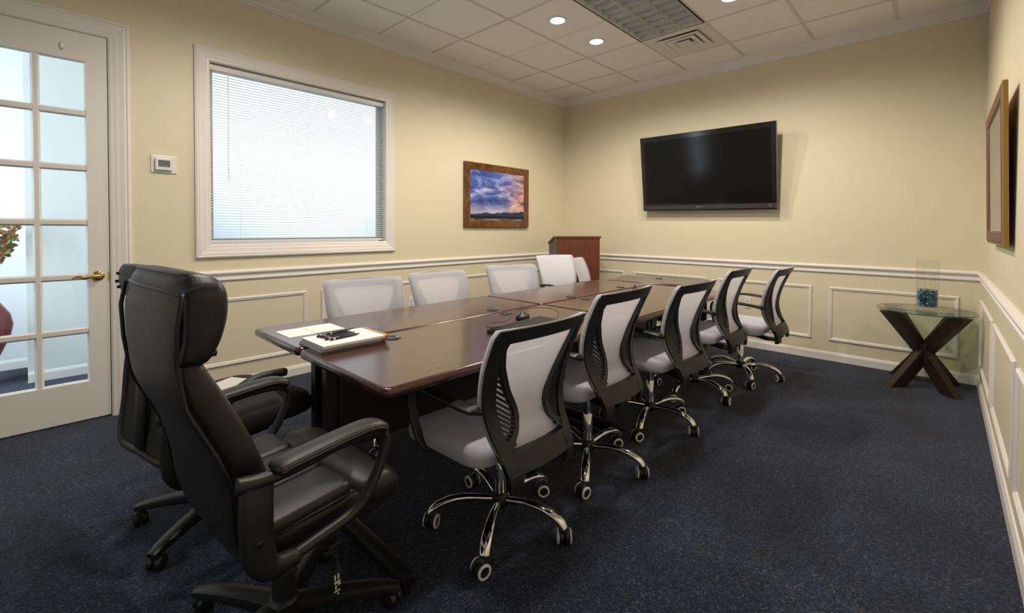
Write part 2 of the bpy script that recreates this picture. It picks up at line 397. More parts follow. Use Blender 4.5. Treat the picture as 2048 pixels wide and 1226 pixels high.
# ------------------------------------------------------------------ geometry helpers
def link(name, me, m, parent=None, smooth=False):
    o = bpy.data.objects.new(name, me)
    COL.objects.link(o)
    if m: me.materials.append(m)
    if smooth:
        for p in me.polygons: p.use_smooth = True
    if parent: o.parent = parent
    return o
def raw(name, verts, faces, m, parent=None, smooth=False, fix=True):
    me = bpy.data.meshes.new(name)
    me.from_pydata([tuple(v) for v in verts], [], faces)
    me.update()
    if fix:
        bm = bmesh.new(); bm.from_mesh(me)
        bmesh.ops.remove_doubles(bm, verts=bm.verts, dist=1e-6)
        bmesh.ops.recalc_face_normals(bm, faces=bm.faces)
        bm.to_mesh(me); bm.free()
    return link(name, me, m, parent, smooth)
class MB:
    """collects shapes that make one part"""
    def __init__(self): self.v, self.f = [], []
    def add(self, v, f):
        k = len(self.v); self.v += [tuple(x) for x in v]; self.f += [tuple(i + k for i in q) for q in f]
        return self
    def box(self, a, b):
        x0, y0, z0 = a; x1, y1, z1 = b
        v = [(x0,y0,z0),(x1,y0,z0),(x1,y1,z0),(x0,y1,z0),(x0,y0,z1),(x1,y0,z1),(x1,y1,z1),(x0,y1,z1)]
        return self.add(v, [(0,3,2,1),(4,5,6,7),(0,1,5,4),(1,2,6,5),(2,3,7,6),(3,0,4,7)])
    def cbox(self, a, b, ch):
        """box with chamfered edges"""
        bm = bmesh.new(); bmesh.ops.create_cube(bm, size=1)
        for v in bm.verts:
            v.co = Vector(((a[0]+b[0])/2 + v.co.x*(b[0]-a[0]), (a[1]+b[1])/2 + v.co.y*(b[1]-a[1]), (a[2]+b[2])/2 + v.co.z*(b[2]-a[2])))
        bmesh.ops.bevel(bm, geom=bm.edges[:], offset=ch, segments=2, affect='EDGES', profile=0.7)
        bm.verts.index_update()
        self.add([v.co[:] for v in bm.verts], [tuple(v.index for v in f.verts) for f in bm.faces]); bm.free()
        return self
    def sweep(self, pts, rad, seg=10, side=None, power=1.0, caps=True, closed=False):
        """tube through pts; rad: number, list of numbers or of (a along side, b across)"""
        P = [Vector(p) for p in pts]; n = len(P)
        R = rad if isinstance(rad, (list, tuple)) and len(rad) == n and not (n == 2 and not isinstance(rad[0], (tuple, list)) and isinstance(rad, tuple)) else [rad] * n
        rings = []
        prev = None
        for i in range(n):
            if closed: t = P[(i+1) % n] - P[i-1]
            else: t = P[min(i+1, n-1)] - P[max(i-1, 0)]
            t.normalize()
            if side is not None:
                s = Vector(side); s = (s - t * s.dot(t))
                if s.length < 1e-4: s = t.orthogonal()
                s.normalize()
            else:
                s = t.orthogonal().normalized() if prev is None else (prev - t * prev.dot(t)).normalized()
            prev = s
            b = t.cross(s)
            r = R[i]; ra, rb = r if isinstance(r, (tuple, list)) else (r, r)
            ring = []
            for k in range(seg):
                a = 2*pi*k/seg; c, q = cos(a), sin(a)
                c = math.copysign(abs(c)**power, c); q = math.copysign(abs(q)**power, q)
                ring.append(P[i] + s*(ra*c) + b*(rb*q))
            rings.append(ring)
        v = [p for r in rings for p in r]; f = []
        m = n if closed else n-1
        for i in range(m):
            j = (i+1) % n
            for k in range(seg):
                k2 = (k+1) % seg
                f.append((i*seg+k, i*seg+k2, j*seg+k2, j*seg+k))
        if caps and not closed:
            f.append(tuple(range(seg))[::-1]); f.append(tuple((n-1)*seg + k for k in range(seg)))
        return self.add(v, f)
    def lathe(self, prof, seg=24, axis='z', c=(0,0,0), cap=True):
        v = []; f = []
        for (r, h) in prof:
            for k in range(seg):
                a = 2*pi*k/seg
                p = (r*cos(a), r*sin(a), h)
                if axis == 'x': p = (h, r*cos(a), r*sin(a))
                if axis == 'y': p = (r*cos(a), h, r*sin(a))
                v.append((p[0]+c[0], p[1]+c[1], p[2]+c[2]))
        n = len(prof)
        for i in range(n-1):
            for k in range(seg):
                k2 = (k+1) % seg
                f.append((i*seg+k, i*seg+k2, (i+1)*seg+k2, (i+1)*seg+k))
        if cap:
            f.append(tuple(range(seg))[::-1]); f.append(tuple((n-1)*seg+k for k in range(seg)))
        return self.add(v, f)
    def frame(self, mapf, a0, a1, b0, b1, prof):
        """mitred frame; prof = closed list of (inset, height)"""
        v = []; f = []
        for (i, h) in prof:
            v += [mapf(a0+i, b0+i, h), mapf(a1-i, b0+i, h), mapf(a1-i, b1-i, h), mapf(a0+i, b1-i, h)]
        n = len(prof)
        for p in range(n):
            q = (p+1) % n
            for k in range(4):
                k2 = (k+1) % 4
                f.append((p*4+k, p*4+k2, q*4+k2, q*4+k))
        return self.add(v, f)
    def extrude(self, poly, mapf, t0, t1):
        """poly of (u,v); mapf(u,v,t)"""
        n = len(poly)
        v = [mapf(u, w, t0) for u, w in poly] + [mapf(u, w, t1) for u, w in poly]
        f = [tuple(range(n))[::-1], tuple(range(n, 2*n))]
        for k in range(n):
            k2 = (k+1) % n
            f.append((k, k2, n+k2, n+k))
        return self.add(v, f)
    def build(self, name, m, parent=None, smooth=False, auto=False):
        o = raw(name, self.v, self.f, m, parent, smooth)
        if auto: shade_auto(o)
        return o
def shade_auto(o, ang=40):
    me = o.data
    for p in me.polygons: p.use_smooth = True
    bm = bmesh.new(); bm.from_mesh(me)
    for e in bm.edges:
        if len(e.link_faces) == 2 and e.calc_face_angle(0) > radians(ang): e.smooth = False
    bm.to_mesh(me); bm.free()

def rrect(w, d, r, n=5):
    pts = []
    for cx_, cy_, a0 in ((w-r, d-r, 0), (-w+r, d-r, pi/2), (-w+r, -d+r, pi), (w-r, -d+r, 3*pi/2)):
        for k in range(n+1):
            a = a0 + pi/2*k/n
            pts.append((cx_ + r*cos(a), cy_ + r*sin(a)))
    return pts
def cushion(w, d, h, r=0.06, e=0.03, dome=0.0, n=5, fn=None, sub=4):
    """soft pad: centred in x,y, from z=0 to h"""
    mb = MB(); rings = []
    lv = []
    for k in range(5): a = pi/2*k/4; lv.append((e*(1-sin(a)), e*(1-cos(a))))       # bottom edge
    for k in range(5): a = pi/2*k/4; lv.append((e*(1-cos(a)), h-e+e*sin(a)))       # top edge
    for ins, z in lv:
        rings.append([(x, y, z) for x, y in rrect(w/2-ins, d/2-ins, max(r-ins*0.5, 0.004), n)])
    cnt = len(rings[0])
    top = rings[-1]; bot = rings[0]
    for s in range(1, sub+1):                   # domed top rings
        q = 1 - s/(sub+0.3)
        rings.append([(x*q, y*q, h + dome*(1-q*q)) for x, y, _ in top])
    v = [p for rg in rings for p in rg]; f = []
    for i in range(len(rings)-1):
        for k in range(cnt):
            k2 = (k+1) % cnt
            f.append((i*cnt+k, i*cnt+k2, (i+1)*cnt+k2, (i+1)*cnt+k))
    f.append(tuple(range(cnt))[::-1]); f.append(tuple((len(rings)-1)*cnt+k for k in range(cnt)))
    if fn: v = [fn(*p) for p in v]
    mb.add(v, f)
    return mb
def interp(tab, x):
    if x <= tab[0][0]: return tab[0][1]
    for (a, p), (b, q) in zip(tab, tab[1:]):
        if x <= b: return p + (q-p)*(x-a)/(b-a)
    return tab[-1][1]
def spline(pts, n=6):
    """Catmull-Rom through points"""
    P = [Vector(p) for p in pts]; out = []
    for i in range(len(P)-1):
        p0, p1, p2, p3 = P[max(i-1,0)], P[i], P[i+1], P[min(i+2,len(P)-1)]
        for k in range(n):
            t = k/n
            out.append(0.5*((2*p1) + (p2-p0)*t + (2*p0-5*p1+4*p2-p3)*t*t + (3*p1-p0-3*p2+p3)*t**3))
    out.append(P[-1]); return out

def tag(o, label, cat, group=None):
    o['label'] = label; o['category'] = cat
    if group: o['group'] = group
    return o
def thing(name, label, cat, loc=(0,0,0), rz=0.0, group=None):
    o = bpy.data.objects.new(name, None); COL.objects.link(o)
    o.empty_display_size = 0.1
    o.location = loc; o.rotation_euler = (0, 0, rz)
    return tag(o, label, cat, group)
def struct(o, label, cat=None):
    o['kind'] = 'structure'; o['label'] = label
    if cat: o['category'] = cat
    return o
def copy_tree(o, parent=None):
    c = o.copy(); COL.objects.link(c)
    if parent: c.parent = parent
    for ch in list(KIDS.get(o.name, [])): copy_tree(ch, c)
    return c
KIDS = {}
def collect_kids():
    KIDS.clear()
    for o in bpy.data.objects:
        if o.parent: KIDS.setdefault(o.parent.name, []).append(o)

mapL = lambda a, b, h: (XL + h, a, b)            # left wall: a = y, b = z
mapB = lambda a, b, h: (a, YB - h, b)            # back wall: a = x
mapR = lambda a, b, h: (XR - h, a, b)            # right wall: a = y

# ================================================================== ROOM SHELL
HX0, HX1, HYE = -5.21, -5.81, 0.62               # corridor walls beyond the glass door
fl = MB().box((-6.2, YF-1.6, -0.05), (XR+0.14, YB+0.14, 0)).build('floor', M_CARPET)
struct(fl, 'dark navy blue loop carpet over the whole floor', 'floor')

# left wall with a window and a door opening
WY0, WY1, WZ0, WZ1 = 0.885, 2.335, 1.11, 2.455    # window opening
DY0, DY1, DZ = -0.602, 0.326, 2.452               # door opening
wl_ = MB()
T = 0.13
for (y0, y1, z0, z1) in [(YF-1.6, DY0, 0, 3.2), (DY0, DY1, DZ, 3.2), (DY1, WY0, 0, 3.2), (WY0, WY1, 0, WZ0), (WY0, WY1, WZ1, 3.2), (WY1, YB+0.14, 0, 3.2)]:
    wl_.box((XL-T, y0, z0), (XL, y1, z1))
struct(wl_.build('wall_left', M_WALL), 'pale yellow left wall with the window and glass door', 'wall')
struct(MB().box((XL, YB, 0), (XR, YB+0.13, 3.2)).build('wall_back', M_WALL), 'pale yellow far wall carrying the television', 'wall')
struct(MB().box((XR, YF, 0), (XR+0.13, YB+0.13, 3.2)).build('wall_right', M_WALL), 'pale yellow right wall with the framed picture', 'wall')
VX0, VX1, VZ0, VZ1 = -2.75, -0.55, 0.75, 2.35    # unseen window opening added behind the viewpoint to let in bluish daylight
wf_ = MB()
for (x0, x1, z0, z1) in [(XL, VX0, 0, 3.2), (VX1, XR+0.13, 0, 3.2), (VX0, VX1, 0, VZ0), (VX0, VX1, VZ1, 3.2)]:
    wf_.box((x0, YF-0.13, z0), (x1, YF, z1))
struct(wf_.build('wall_front', M_WALL), 'pale yellow wall behind the viewpoint', 'wall')

# corridor
struct(MB().box((HX0-0.62, -0.062, 0), (HX0, HYE+0.1, 3.2)).build('wall_hall', M_HALL), 'pale corridor wall seen through the glass door', 'wall')
struct(MB().box((HX1-0.1, YF-1.6, 0), (HX1, -0.062, 3.2)).build('wall_hall_nook', M_HALL), 'grey recessed corridor wall behind the red urn', 'wall')
struct(MB().box((HX0, HYE, 0), (XL-T, HYE+0.1, 3.2)).build('wall_hall_end', M_HALL), 'corridor end wall past the glass door', 'wall')
struct(MB().box((HX1, YF-1.7, 0), (XL-T, YF-1.6, 3.2)).build('wall_hall_start', M_HALL), 'corridor wall behind the glass door, out of sight', 'wall')
struct(MB().box((HX1-0.1, YF-1.7, 2.9), (XL-T, HYE+0.1, 3.0)).build('ceiling_hall', M_HALL), 'pale corridor ceiling', 'ceiling')
bp_ = [(0, 0), (0.014, 0), (0.014, 0.062), (0.008, 0.078), (0, 0.082)]
b = MB().extrude(bp_, lambda u, w, t: (HX0+u, t, w), -0.062, HYE).build('baseboard_hall', M_WHITE)
struct(b, 'white corridor baseboard', 'baseboard')
b = MB().extrude(bp_, lambda u, w, t: (HX1+u, t, w), YF-1.6, -0.062).build('baseboard_nook', M_WHITE)
struct(b, 'white baseboard behind the red urn', 'baseboard')

# ------------------------------------------------------------------ ceiling
ceil = MB().box((XL, YF, ZC+0.03), (XR, YB, ZC+0.12)).build('ceiling', M_TEE)
struct(ceil, 'suspended ceiling of off-white acoustic tiles', 'ceiling')
gx = [XL] + [-3.37 + 0.6115*k for k in range(6)] + [XR]
gy = [YF] + [2.834 + 0.605*k for k in range(-7, 4)] + [YB]
strong = {round(2.834 + 0.605*k, 3) for k in (-6, -4, -2, 0, 2, 3)}
for x in gx[1:-1]:
    MB().box((x-0.012, YF, ZC-0.004), (x+0.012, YB, ZC+0.03)).build('ceiling_tee', M_TEE, ceil)
for y in gy[1:-1]:
    w = 0.011 if round(y, 3) in strong else 0.004
    MB().box((XL, y-w, ZC-0.003 if w > 0.01 else ZC+0.004), (XR, y+w, ZC+0.03)).build('cross_tee', M_TEE, ceil)
tile_me = {}
for i in range(len(gx)-1):
    for j in range(len(gy)-1):
        x0, x1, y0, y1 = gx[i], gx[i+1], gy[j], gy[j+1]
        if abs(x0+2.147) < 0.01 and 2.8 < y0 < 4.5: continue      # light and vent go here
        if y1 < 0.3: continue
        key = (round(x1-x0, 3), round(y1-y0, 3))
        if key not in tile_me:
            hx, hy = (x1-x0)/2-0.006, (y1-y0)/2-0.005
            mb = MB()
            v = [(-hx,-hy,0.03),(hx,-hy,0.03),(hx,hy,0.03),(-hx,hy,0.03)]
            q = 0.008
            v += [(-hx,-hy,0.006),(hx,-hy,0.006),(hx,hy,0.006),(-hx,hy,0.006)]
            v += [(-hx+q,-hy+q,0),(hx-q,-hy+q,0),(hx-q,hy-q,0),(-hx+q,hy-q,0)]
            f = [(0,1,2,3),(8,9,10,11)]
            for s in (0, 4):
                for k in range(4): f.append((s+k, s+(k+1)%4, s+4+(k+1)%4, s+4+k))
            o = mb.add(v, f).build('ceiling_tile', M_TILE, ceil); tile_me[key] = o.data
        else:
            o = bpy.data.objects.new('ceiling_tile', tile_me[key]); COL.objects.link(o); o.parent = ceil
        o.location = ((x0+x1)/2, (y0+y1)/2, ZC)
MB().box((XL, YF, ZC-0.001), (XR, 0.41, ZC+0.03)).build('ceiling_tile', M_TILE, ceil)

# crown mouldings
cp = [(0, 2.951), (0.010, 2.951), (0.014, 2.962), (0.022, 2.968), (0.026, 2.985), (0.045, 3.005), (0.062, 3.025), (0.066, 3.034), (0.074, 3.038), (0.074, ZC), (0, ZC)]
struct(MB().extrude(cp, lambda u, w, t: (XL+u, t, w), YF, YB).build('trim_1', M_WHITE), 'white crown moulding along the left wall', 'crown moulding')
struct(MB().extrude(cp, lambda u, w, t: (t, YB-u, w), XL, XR).build('trim_2', M_WHITE), 'white crown moulding along the far wall', 'crown moulding')
struct(MB().extrude([(0,2.951),(0.008,2.951),(0.012,ZC),(0,ZC)], lambda u, w, t: (XR-u, t, w), YF, YB).build('trim_3', M_WHITE), 'thin crown moulding along the right wall', 'crown moulding')
# chair rails
rp = [(0, 0.832), (0.008, 0.832), (0.014, 0.840), (0.014, 0.850), (0.008, 0.855), (0.008, 0.872), (0.014, 0.880), (0.024, 0.887), (0.026, 0.897), (0.020, 0.905), (0.010, 0.912), (0, 0.912)]
struct(MB().extrude(rp, lambda u, w, t: (XL+u, t, w), 0.44, YB).build('trim_4', M_WHITE), 'white chair rail along the left wall', 'chair rail')
struct(MB().extrude(rp, lambda u, w, t: (t, YB-u, w), XL, XR).build('trim_5', M_WHITE), 'white chair rail along the far wall', 'chair rail')
struct(MB().extrude(rp, lambda u, w, t: (XR-u, t, w), YF, YB).build('trim_6', M_WHITE), 'white chair rail along the right wall', 'chair rail')
bbp = [(0, 0), (0.014, 0), (0.014, 0.060), (0.010, 0.070), (0.006, 0.080), (0, 0.082)]
struct(MB().extrude(bbp, lambda u, w, t: (XL+u, t, w), 0.44, YB).build('baseboard_left', M_WHITE), 'white baseboard of the left wall', 'baseboard')
struct(MB().extrude(bbp, lambda u, w, t: (t, YB-u, w), XL, XR).build('baseboard_back', M_WHITE), 'white baseboard of the far wall', 'baseboard')
struct(MB().extrude(bbp, lambda u, w, t: (XR-u, t, w), YF, YB).build('baseboard_right', M_WHITE), 'white baseboard of the right wall', 'baseboard')
# wainscot panel mouldings
pp = [(0, 0), (0, 0.006), (0.006, 0.013), (0.012, 0.013), (0.016, 0.009), (0.022, 0.010), (0.028, 0.004), (0.030, 0)]
panels = [(mapL, 0.52, 1.578, 'left wall under the window, near its door end'), (mapL, 1.703, 2.76, 'left wall behind the two nearest white chairs'),
          (mapL, 2.885, 3.94, 'left wall below the sunset picture'), (mapL, 4.065, 5.07, 'left wall beside the lectern'),
          (mapB, -3.80, -2.945, 'far wall behind the lectern'), (mapB, -2.824, -1.918, 'far wall below the left part of the television'),
          (mapB, -1.797, -0.910, 'far wall around the power outlet'), (mapB, -0.773, 0.106, 'far wall behind the glass side table'),
          (mapR, 3.94, 5.06, 'right wall nearest the far corner'), (mapR, 2.78, 3.83, 'right wall below the framed picture'), (mapR, 1.60, 2.66, 'right wall at the edge of the picture')]
for k, (mf, a0, a1, where) in enumerate(panels):
    o = MB().frame(mf, a0, a1, 0.190, 0.700, pp).build('trim_%d' % (7+k), M_WHITE)
    struct(o, 'white rectangular panel moulding on the ' + where, 'panel moulding')

# ------------------------------------------------------------------ window with casing, glass and blind
win = bpy.data.objects.new('window_1', None); COL.objects.link(win)
win.location = (XL, (WY0+WY1)/2, WZ0)
struct(win, 'large white-framed window in the left wall, bright with daylight', 'window')
def child(mb, name, m, parent, **k):
    o = mb.build(name, m, parent, **k)
    o.matrix_parent_inverse = parent.matrix_basis.inverted()
    return o
cas = [(0, -0.005), (0, 0.020), (0.012, 0.026), (0.020, 0.022), (0.026, 0.024), (0.050, 0.018), (0.066, 0.016), (0.078, 0.012), (0.088, 0.012), (0.098, 0.006), (0.100, -0.12), (0.092, -0.12), (0.092, -0.005)]
child(MB().frame(mapL, 0.789, 2.431, 1.010, 2.552, cas), 'window_frame', M_WHITE, win)
child(MB().frame(mapL, WY0+0.006, WY1-0.006, WZ0+0.006, WZ1-0.006, [(0, -0.12), (0, -0.085), (0.030, -0.085), (0.034, -0.092), (0.034, -0.12)]), 'sash', M_WHITE, win)
child(MB().box((XL-0.106, WY0+0.03, WZ0+0.03), (XL-0.102, WY1-0.03, WZ1-0.03)), 'pane', M_PANE, win)

win2 = bpy.data.objects.new('added_window', None); COL.objects.link(win2)  # added out of view for the blue light on the foreground
win2.location = ((VX0+VX1)/2, YF, VZ0)
struct(win2, 'unseen white-framed window added behind the viewpoint for bluish daylight', 'window')
child(MB().frame(lambda a, b, h: (a, YF+h, b), VX0-0.096, VX1+0.096, VZ0-0.096, VZ1+0.096, cas), 'window_frame', M_WHITE, win2)
child(MB().box((VX0, YF-0.08, VZ0), (VX1, YF-0.076, VZ1)), 'pane', M_PANE, win2)
child(MB().box(((VX0+VX1)/2-0.025, YF-0.10, VZ0), ((VX0+VX1)/2+0.025, YF-0.06, VZ1)), 'mullion', M_WHITE, win2)

bl = thing('window_blind', 'white venetian blind with open slats hanging in the bright window', 'blind', (XL-0.04, (WY0+WY1)/2, WZ1-0.03))
hw_ = (WY1-WY0)/2 - 0.007
MB().cbox((-0.018, -hw_, -0.020), (0.016, hw_, 0.018), 0.004).build('headrail', M_PLATE, bl)
sm = None
H_BL = (WZ1-0.03) - (WZ0+0.012)
ns = 62
for k in range(ns):
    z = -0.034 - (H_BL-0.05)*k/(ns-1)
    if sm is None:
        pr = [(-0.0115, -0.0012), (-0.006, 0.0008), (0, 0.0014), (0.006, 0.0008), (0.0115, -0.0012)]
        poly = [(u, w+0.0003) for u, w in pr] + [(u, w-0.0003) for u, w in pr[::-1]]
        o = MB().extrude(poly, lambda u, w, t: (u, t, w), -hw_+0.004, hw_-0.004).build('slat', M_SLAT, bl)
        sm = o.data
    else:
        o = bpy.data.objects.new('slat', sm); COL.objects.link(o); o.parent = bl
    o.location = (0, 0, z); o.rotation_euler = (0, radians(8), 0)
MB().cbox((-0.012, -hw_+0.002, -H_BL+0.0), (0.012, hw_-0.002, -H_BL+0.012), 0.003).build('bottom_rail', M_PLATE, bl)
for y in (-0.52, 0.0, 0.54):
    MB().sweep([(0.0135, y, -0.02), (0.0135, y, -H_BL+0.005)], 0.0008, 5).build('ladder_cord', M_PLATE, bl)
wd = MB().sweep([(0.022, -0.60, -0.02), (0.024, -0.602, -0.84)], 0.003, 6).build('tilt_wand', M_PLATE, bl)
cd = MB().sweep([(0.022, 0.63, -0.02), (0.024, 0.632, -0.60)], 0.0012, 5)
cd.lathe([(0.002, -0.62), (0.006, -0.625), (0.004, -0.60)], 8, c=(0.024, 0.632, 0))
cd.build('pull_cord', M_TEE, bl)
for y in (-0.70, 0.02, 0.70):
    MB().cbox((0.014, y-0.02, -0.006), (0.020, y+0.02, 0.012), 0.002).build('bracket', M_PLATE, bl)

# ------------------------------------------------------------------ glass door
door = bpy.data.objects.new('door_1', None); COL.objects.link(door)
door.location = (XL, DY1, 0)
struct(door, 'white french door with a grid of glass panes and a brass lever', 'door')
DX0, DX1 = XL-0.050, XL-0.008                          # slab thickness
cols = [(-0.455, -0.250), (-0.223, -0.013), (0.015, 0.222)]
rows = [(0.252+0.3425*k, 0.252+0.3425*k+0.3105) for k in range(6)]
ys0, ys1 = DY0+0.006, DY1-0.005
sl = MB()
sl.box((DX0, ys0, 0.012), (DX1, cols[0][0], DZ-0.004)); sl.box((DX0, cols[2][1], 0.012), (DX1, ys1, DZ-0.004))
sl.box((DX0, cols[0][0], 0.012), (DX1, cols[2][1], rows[0][0])); sl.box((DX0, cols[0][0], rows[-1][1]), (DX1, cols[2][1], DZ-0.004))
child(sl, 'door_slab', M_DOORW, door)
for k in range(2):
    a, b = cols[k][1], cols[k+1][0]
    child(MB().extrude([(a-0.006, DX1-0.018), (a+0.004, DX1-0.003), (b-0.004, DX1-0.003), (b+0.006, DX1-0.018), (b, DX0), (a, DX0)], lambda u, w, t: (w, u, t), rows[0][0], rows[-1][1]), 'muntin', M_DOORW, door)
for k in range(5):
    a, b = rows[k][1], rows[k+1][0]
    child(MB().extrude([(a-0.006, DX1-0.018), (a+0.004, DX1-0.003), (b-0.004, DX1-0.003), (b+0.006, DX1-0.018), (b, DX0), (a, DX0)], lambda u, w, t: (w-0.0007, t, u), cols[0][0], cols[2][1]), 'muntin', M_DOORW, door)
child(MB().frame(lambda a, b, h: (DX1+h, a, b), cols[0][0]-0.002, cols[2][1]+0.002, rows[0][0]-0.002, rows[-1][1]+0.002, [(0, -0.004), (0, 0.001), (0.010, -0.018), (0.010, -0.03)]), 'glazing_bead', M_DOORW, door)
for c in cols:
    for r in rows:
        child(MB().box((DX0+0.018, c[0], r[0]), (DX0+0.022, c[1], r[1])), 'pane', M_PANE, door)
# casing
dcas = [(0, 0), (0, 0.020), (0.014, 0.025), (0.022, 0.020), (0.030, 0.022), (0.055, 0.016), (0.070, 0.014), (0.082, 0.010), (0.096, 0.008), (0.104, 0.004), (0.108, -0.004), (0.108, -0.06), (0.104, -0.06)]
child(MB().frame(mapL, DY0-0.108, 0.434, -0.13, 2.557, dcas), 'door_frame', M_WHITE, door)
h = MB().lathe([(0.0, 0), (0.033, 0), (0.033, 0.004), (0.028, 0.009), (0.014, 0.012), (0.011, 0.028), (0.011, 0.040), (0.0, 0.042)], 20, axis='x', c=(DX1, 0.268, 0.922), cap=False)
hp = spline([(DX1+0.038, 0.268, 0.922), (DX1+0.040, 0.24, 0.920), (DX1+0.040, 0.21, 0.916), (DX1+0.038, 0.18, 0.924), (DX1+0.034, 0.160, 0.922), (DX1+0.030, 0.148, 0.914)], 5)
h.sweep(hp, [(0.006+0.005*(1-i/len(hp)), 0.005) for i in range(len(hp))], 8, side=(0, 0, 1))
child(h, 'lever_handle', M_BRASS, door, smooth=True)
child(MB().box((DX1-0.03, DY1-0.006, 0.89), (XL+0.002, DY1+0.002, 0.95)), 'strike_plate', M_BRASS, door)
hk = MB().lathe([(0, 0), (0.018, 0), (0.018, 0.004), (0.010, 0.008), (0, 0.009)], 16, axis='x', c=(DX1, 0, 0), cap=False)
hk.v = [(x, 0.118 + y*0.75, 2.345 + z*1.4) for x, y, z in hk.v]
child(hk, 'sticker_hook', M_PLATE, door, smooth=True)

# ------------------------------------------------------------------ ceiling fixtures
M_DARK = mat('louver_gap', (0.03, 0.026, 0.022), 0.8, noise=0.05, nscale=20)
tr = thing('ceiling_troffer', 'unlit rectangular ceiling light with a silver grid louver', 'ceiling light', (-1.841, 3.439, ZC))
tx, ty = 0.300, 0.597
MB().frame(lambda a, b, h: (a, b, h), -tx, tx, -ty, ty, [(-0.006, -0.0065), (-0.006, 0.02), (0.012, 0.02), (0.012, -0.0065)]).build('gap_frame', M_DARK, tr)
MB().frame(lambda a, b, h: (a, b, h), -tx+0.010, tx-0.010, -ty+0.010, ty-0.010, [(0, -0.009), (0, 0.03), (0.008, 0.03), (0.008, -0.009)]).build('trim_frame', M_TEE, tr)
MB().box((-tx+0.01, -ty+0.01, 0.028), (tx-0.01, ty-0.01, 0.030)).build('reflector', M_LOUVER, tr)
for k in range(1, 3):
    x = -tx+0.022 + (2*tx-0.044)*k/3
    MB().extrude([(x-0.010, 0.027), (x-0.006, 0.012), (x-0.002, -0.003), (x+0.002, -0.003), (x+0.006, 0.012), (x+0.010, 0.027)], lambda u, w, t: (u, t, w), -ty+0.022, ty-0.022).build('louver_blade', M_LOUVER, tr)
for k in range(1, 10):
    y = -ty+0.022 + (2*ty-0.044)*k/10
    MB().extrude([(y-0.003, 0.027), (y-0.0012, -0.002), (y+0.0012, -0.002), (y+0.003, 0.027)], lambda u, w, t: (t, u, w), -tx+0.022, tx-0.022).build('cross_louver', M_LOUVER, tr)

vt = thing('air_vent', 'square white ceiling air diffuser of nested square louvers', 'vent', (-1.841, 4.3465, ZC))
MB().box((-0.300, -0.297, 0.028), (0.300, 0.297, 0.030)).build('back_plate', M_LCD, vt)
MB().frame(lambda a, b, h: (a, b, h), -0.300, 0.300, -0.297, 0.297, [(0, -0.002), (0.0, 0.025), (0.13, 0.025), (0.12, 0.012), (0.075, -0.002)]).build('outer_frame', M_PLATE, vt)
for q in (0.185, 0.125):
    MB().frame(lambda a, b, h: (a, b, h), -q, q, -q, q, [(-0.010, -0.008), (-0.006, -0.013), (0.028, -0.012), (0.062, 0.018), (0.058, 0.018), (0.024, -0.008)]).build('louver_ring', M_PLATE, vt)
MB().cbox((-0.062, -0.062, -0.018), (0.062, 0.062, -0.010), 0.003).build('centre_plate', M_PLATE, vt)

def recessed(x, y, label, k=1.0):
    t = thing('recessed_light', label, 'ceiling light', (x, y, ZC), 0, 'round recessed ceiling lights')
    MB().lathe([(0.080, 0.0), (0.080, -0.004), (0.070, -0.009), (0.062, -0.008), (0.060, 0.0)], 32, cap=False).build('trim_ring', M_PLATE, t, smooth=True)
    MB().lathe([(0.062, 0.0), (0.062, -0.006), (0.050, -0.012), (0.030, -0.016), (0.0005, -0.018)], 28).build('lens', M_LENS, t, smooth=True)
    d = bpy.data.lights.new('recessed_lamp', 'SPOT')
    d.energy = LAMP_W * 10 * k; d.color = LAMP_COL; d.spot_size = radians(168); d.spot_blend = 0.6; d.shadow_soft_size = 0.055
    o = bpy.data.objects.new('recessed_lamp', d); COL.objects.link(o); o.parent = t; o.location = (0, 0, -0.085)
    return t
recessed(-2.453, 3.136, 'glowing round ceiling light beside the louver, farther from the vent')
recessed(-2.453, 3.742, 'glowing round ceiling light left of the air vent')
recessed(-1.230, 3.742, 'glowing round ceiling light right of the louver grid')
recessed(-1.230, 3.136, 'glowing round ceiling light just above the upper edge of the picture')
recessed(-2.453, 1.02, 'round ceiling light over the near table end, out of view', 1.25)
recessed(-1.230, 1.02, 'round ceiling light over the nearest white chair, out of view', 1.25)

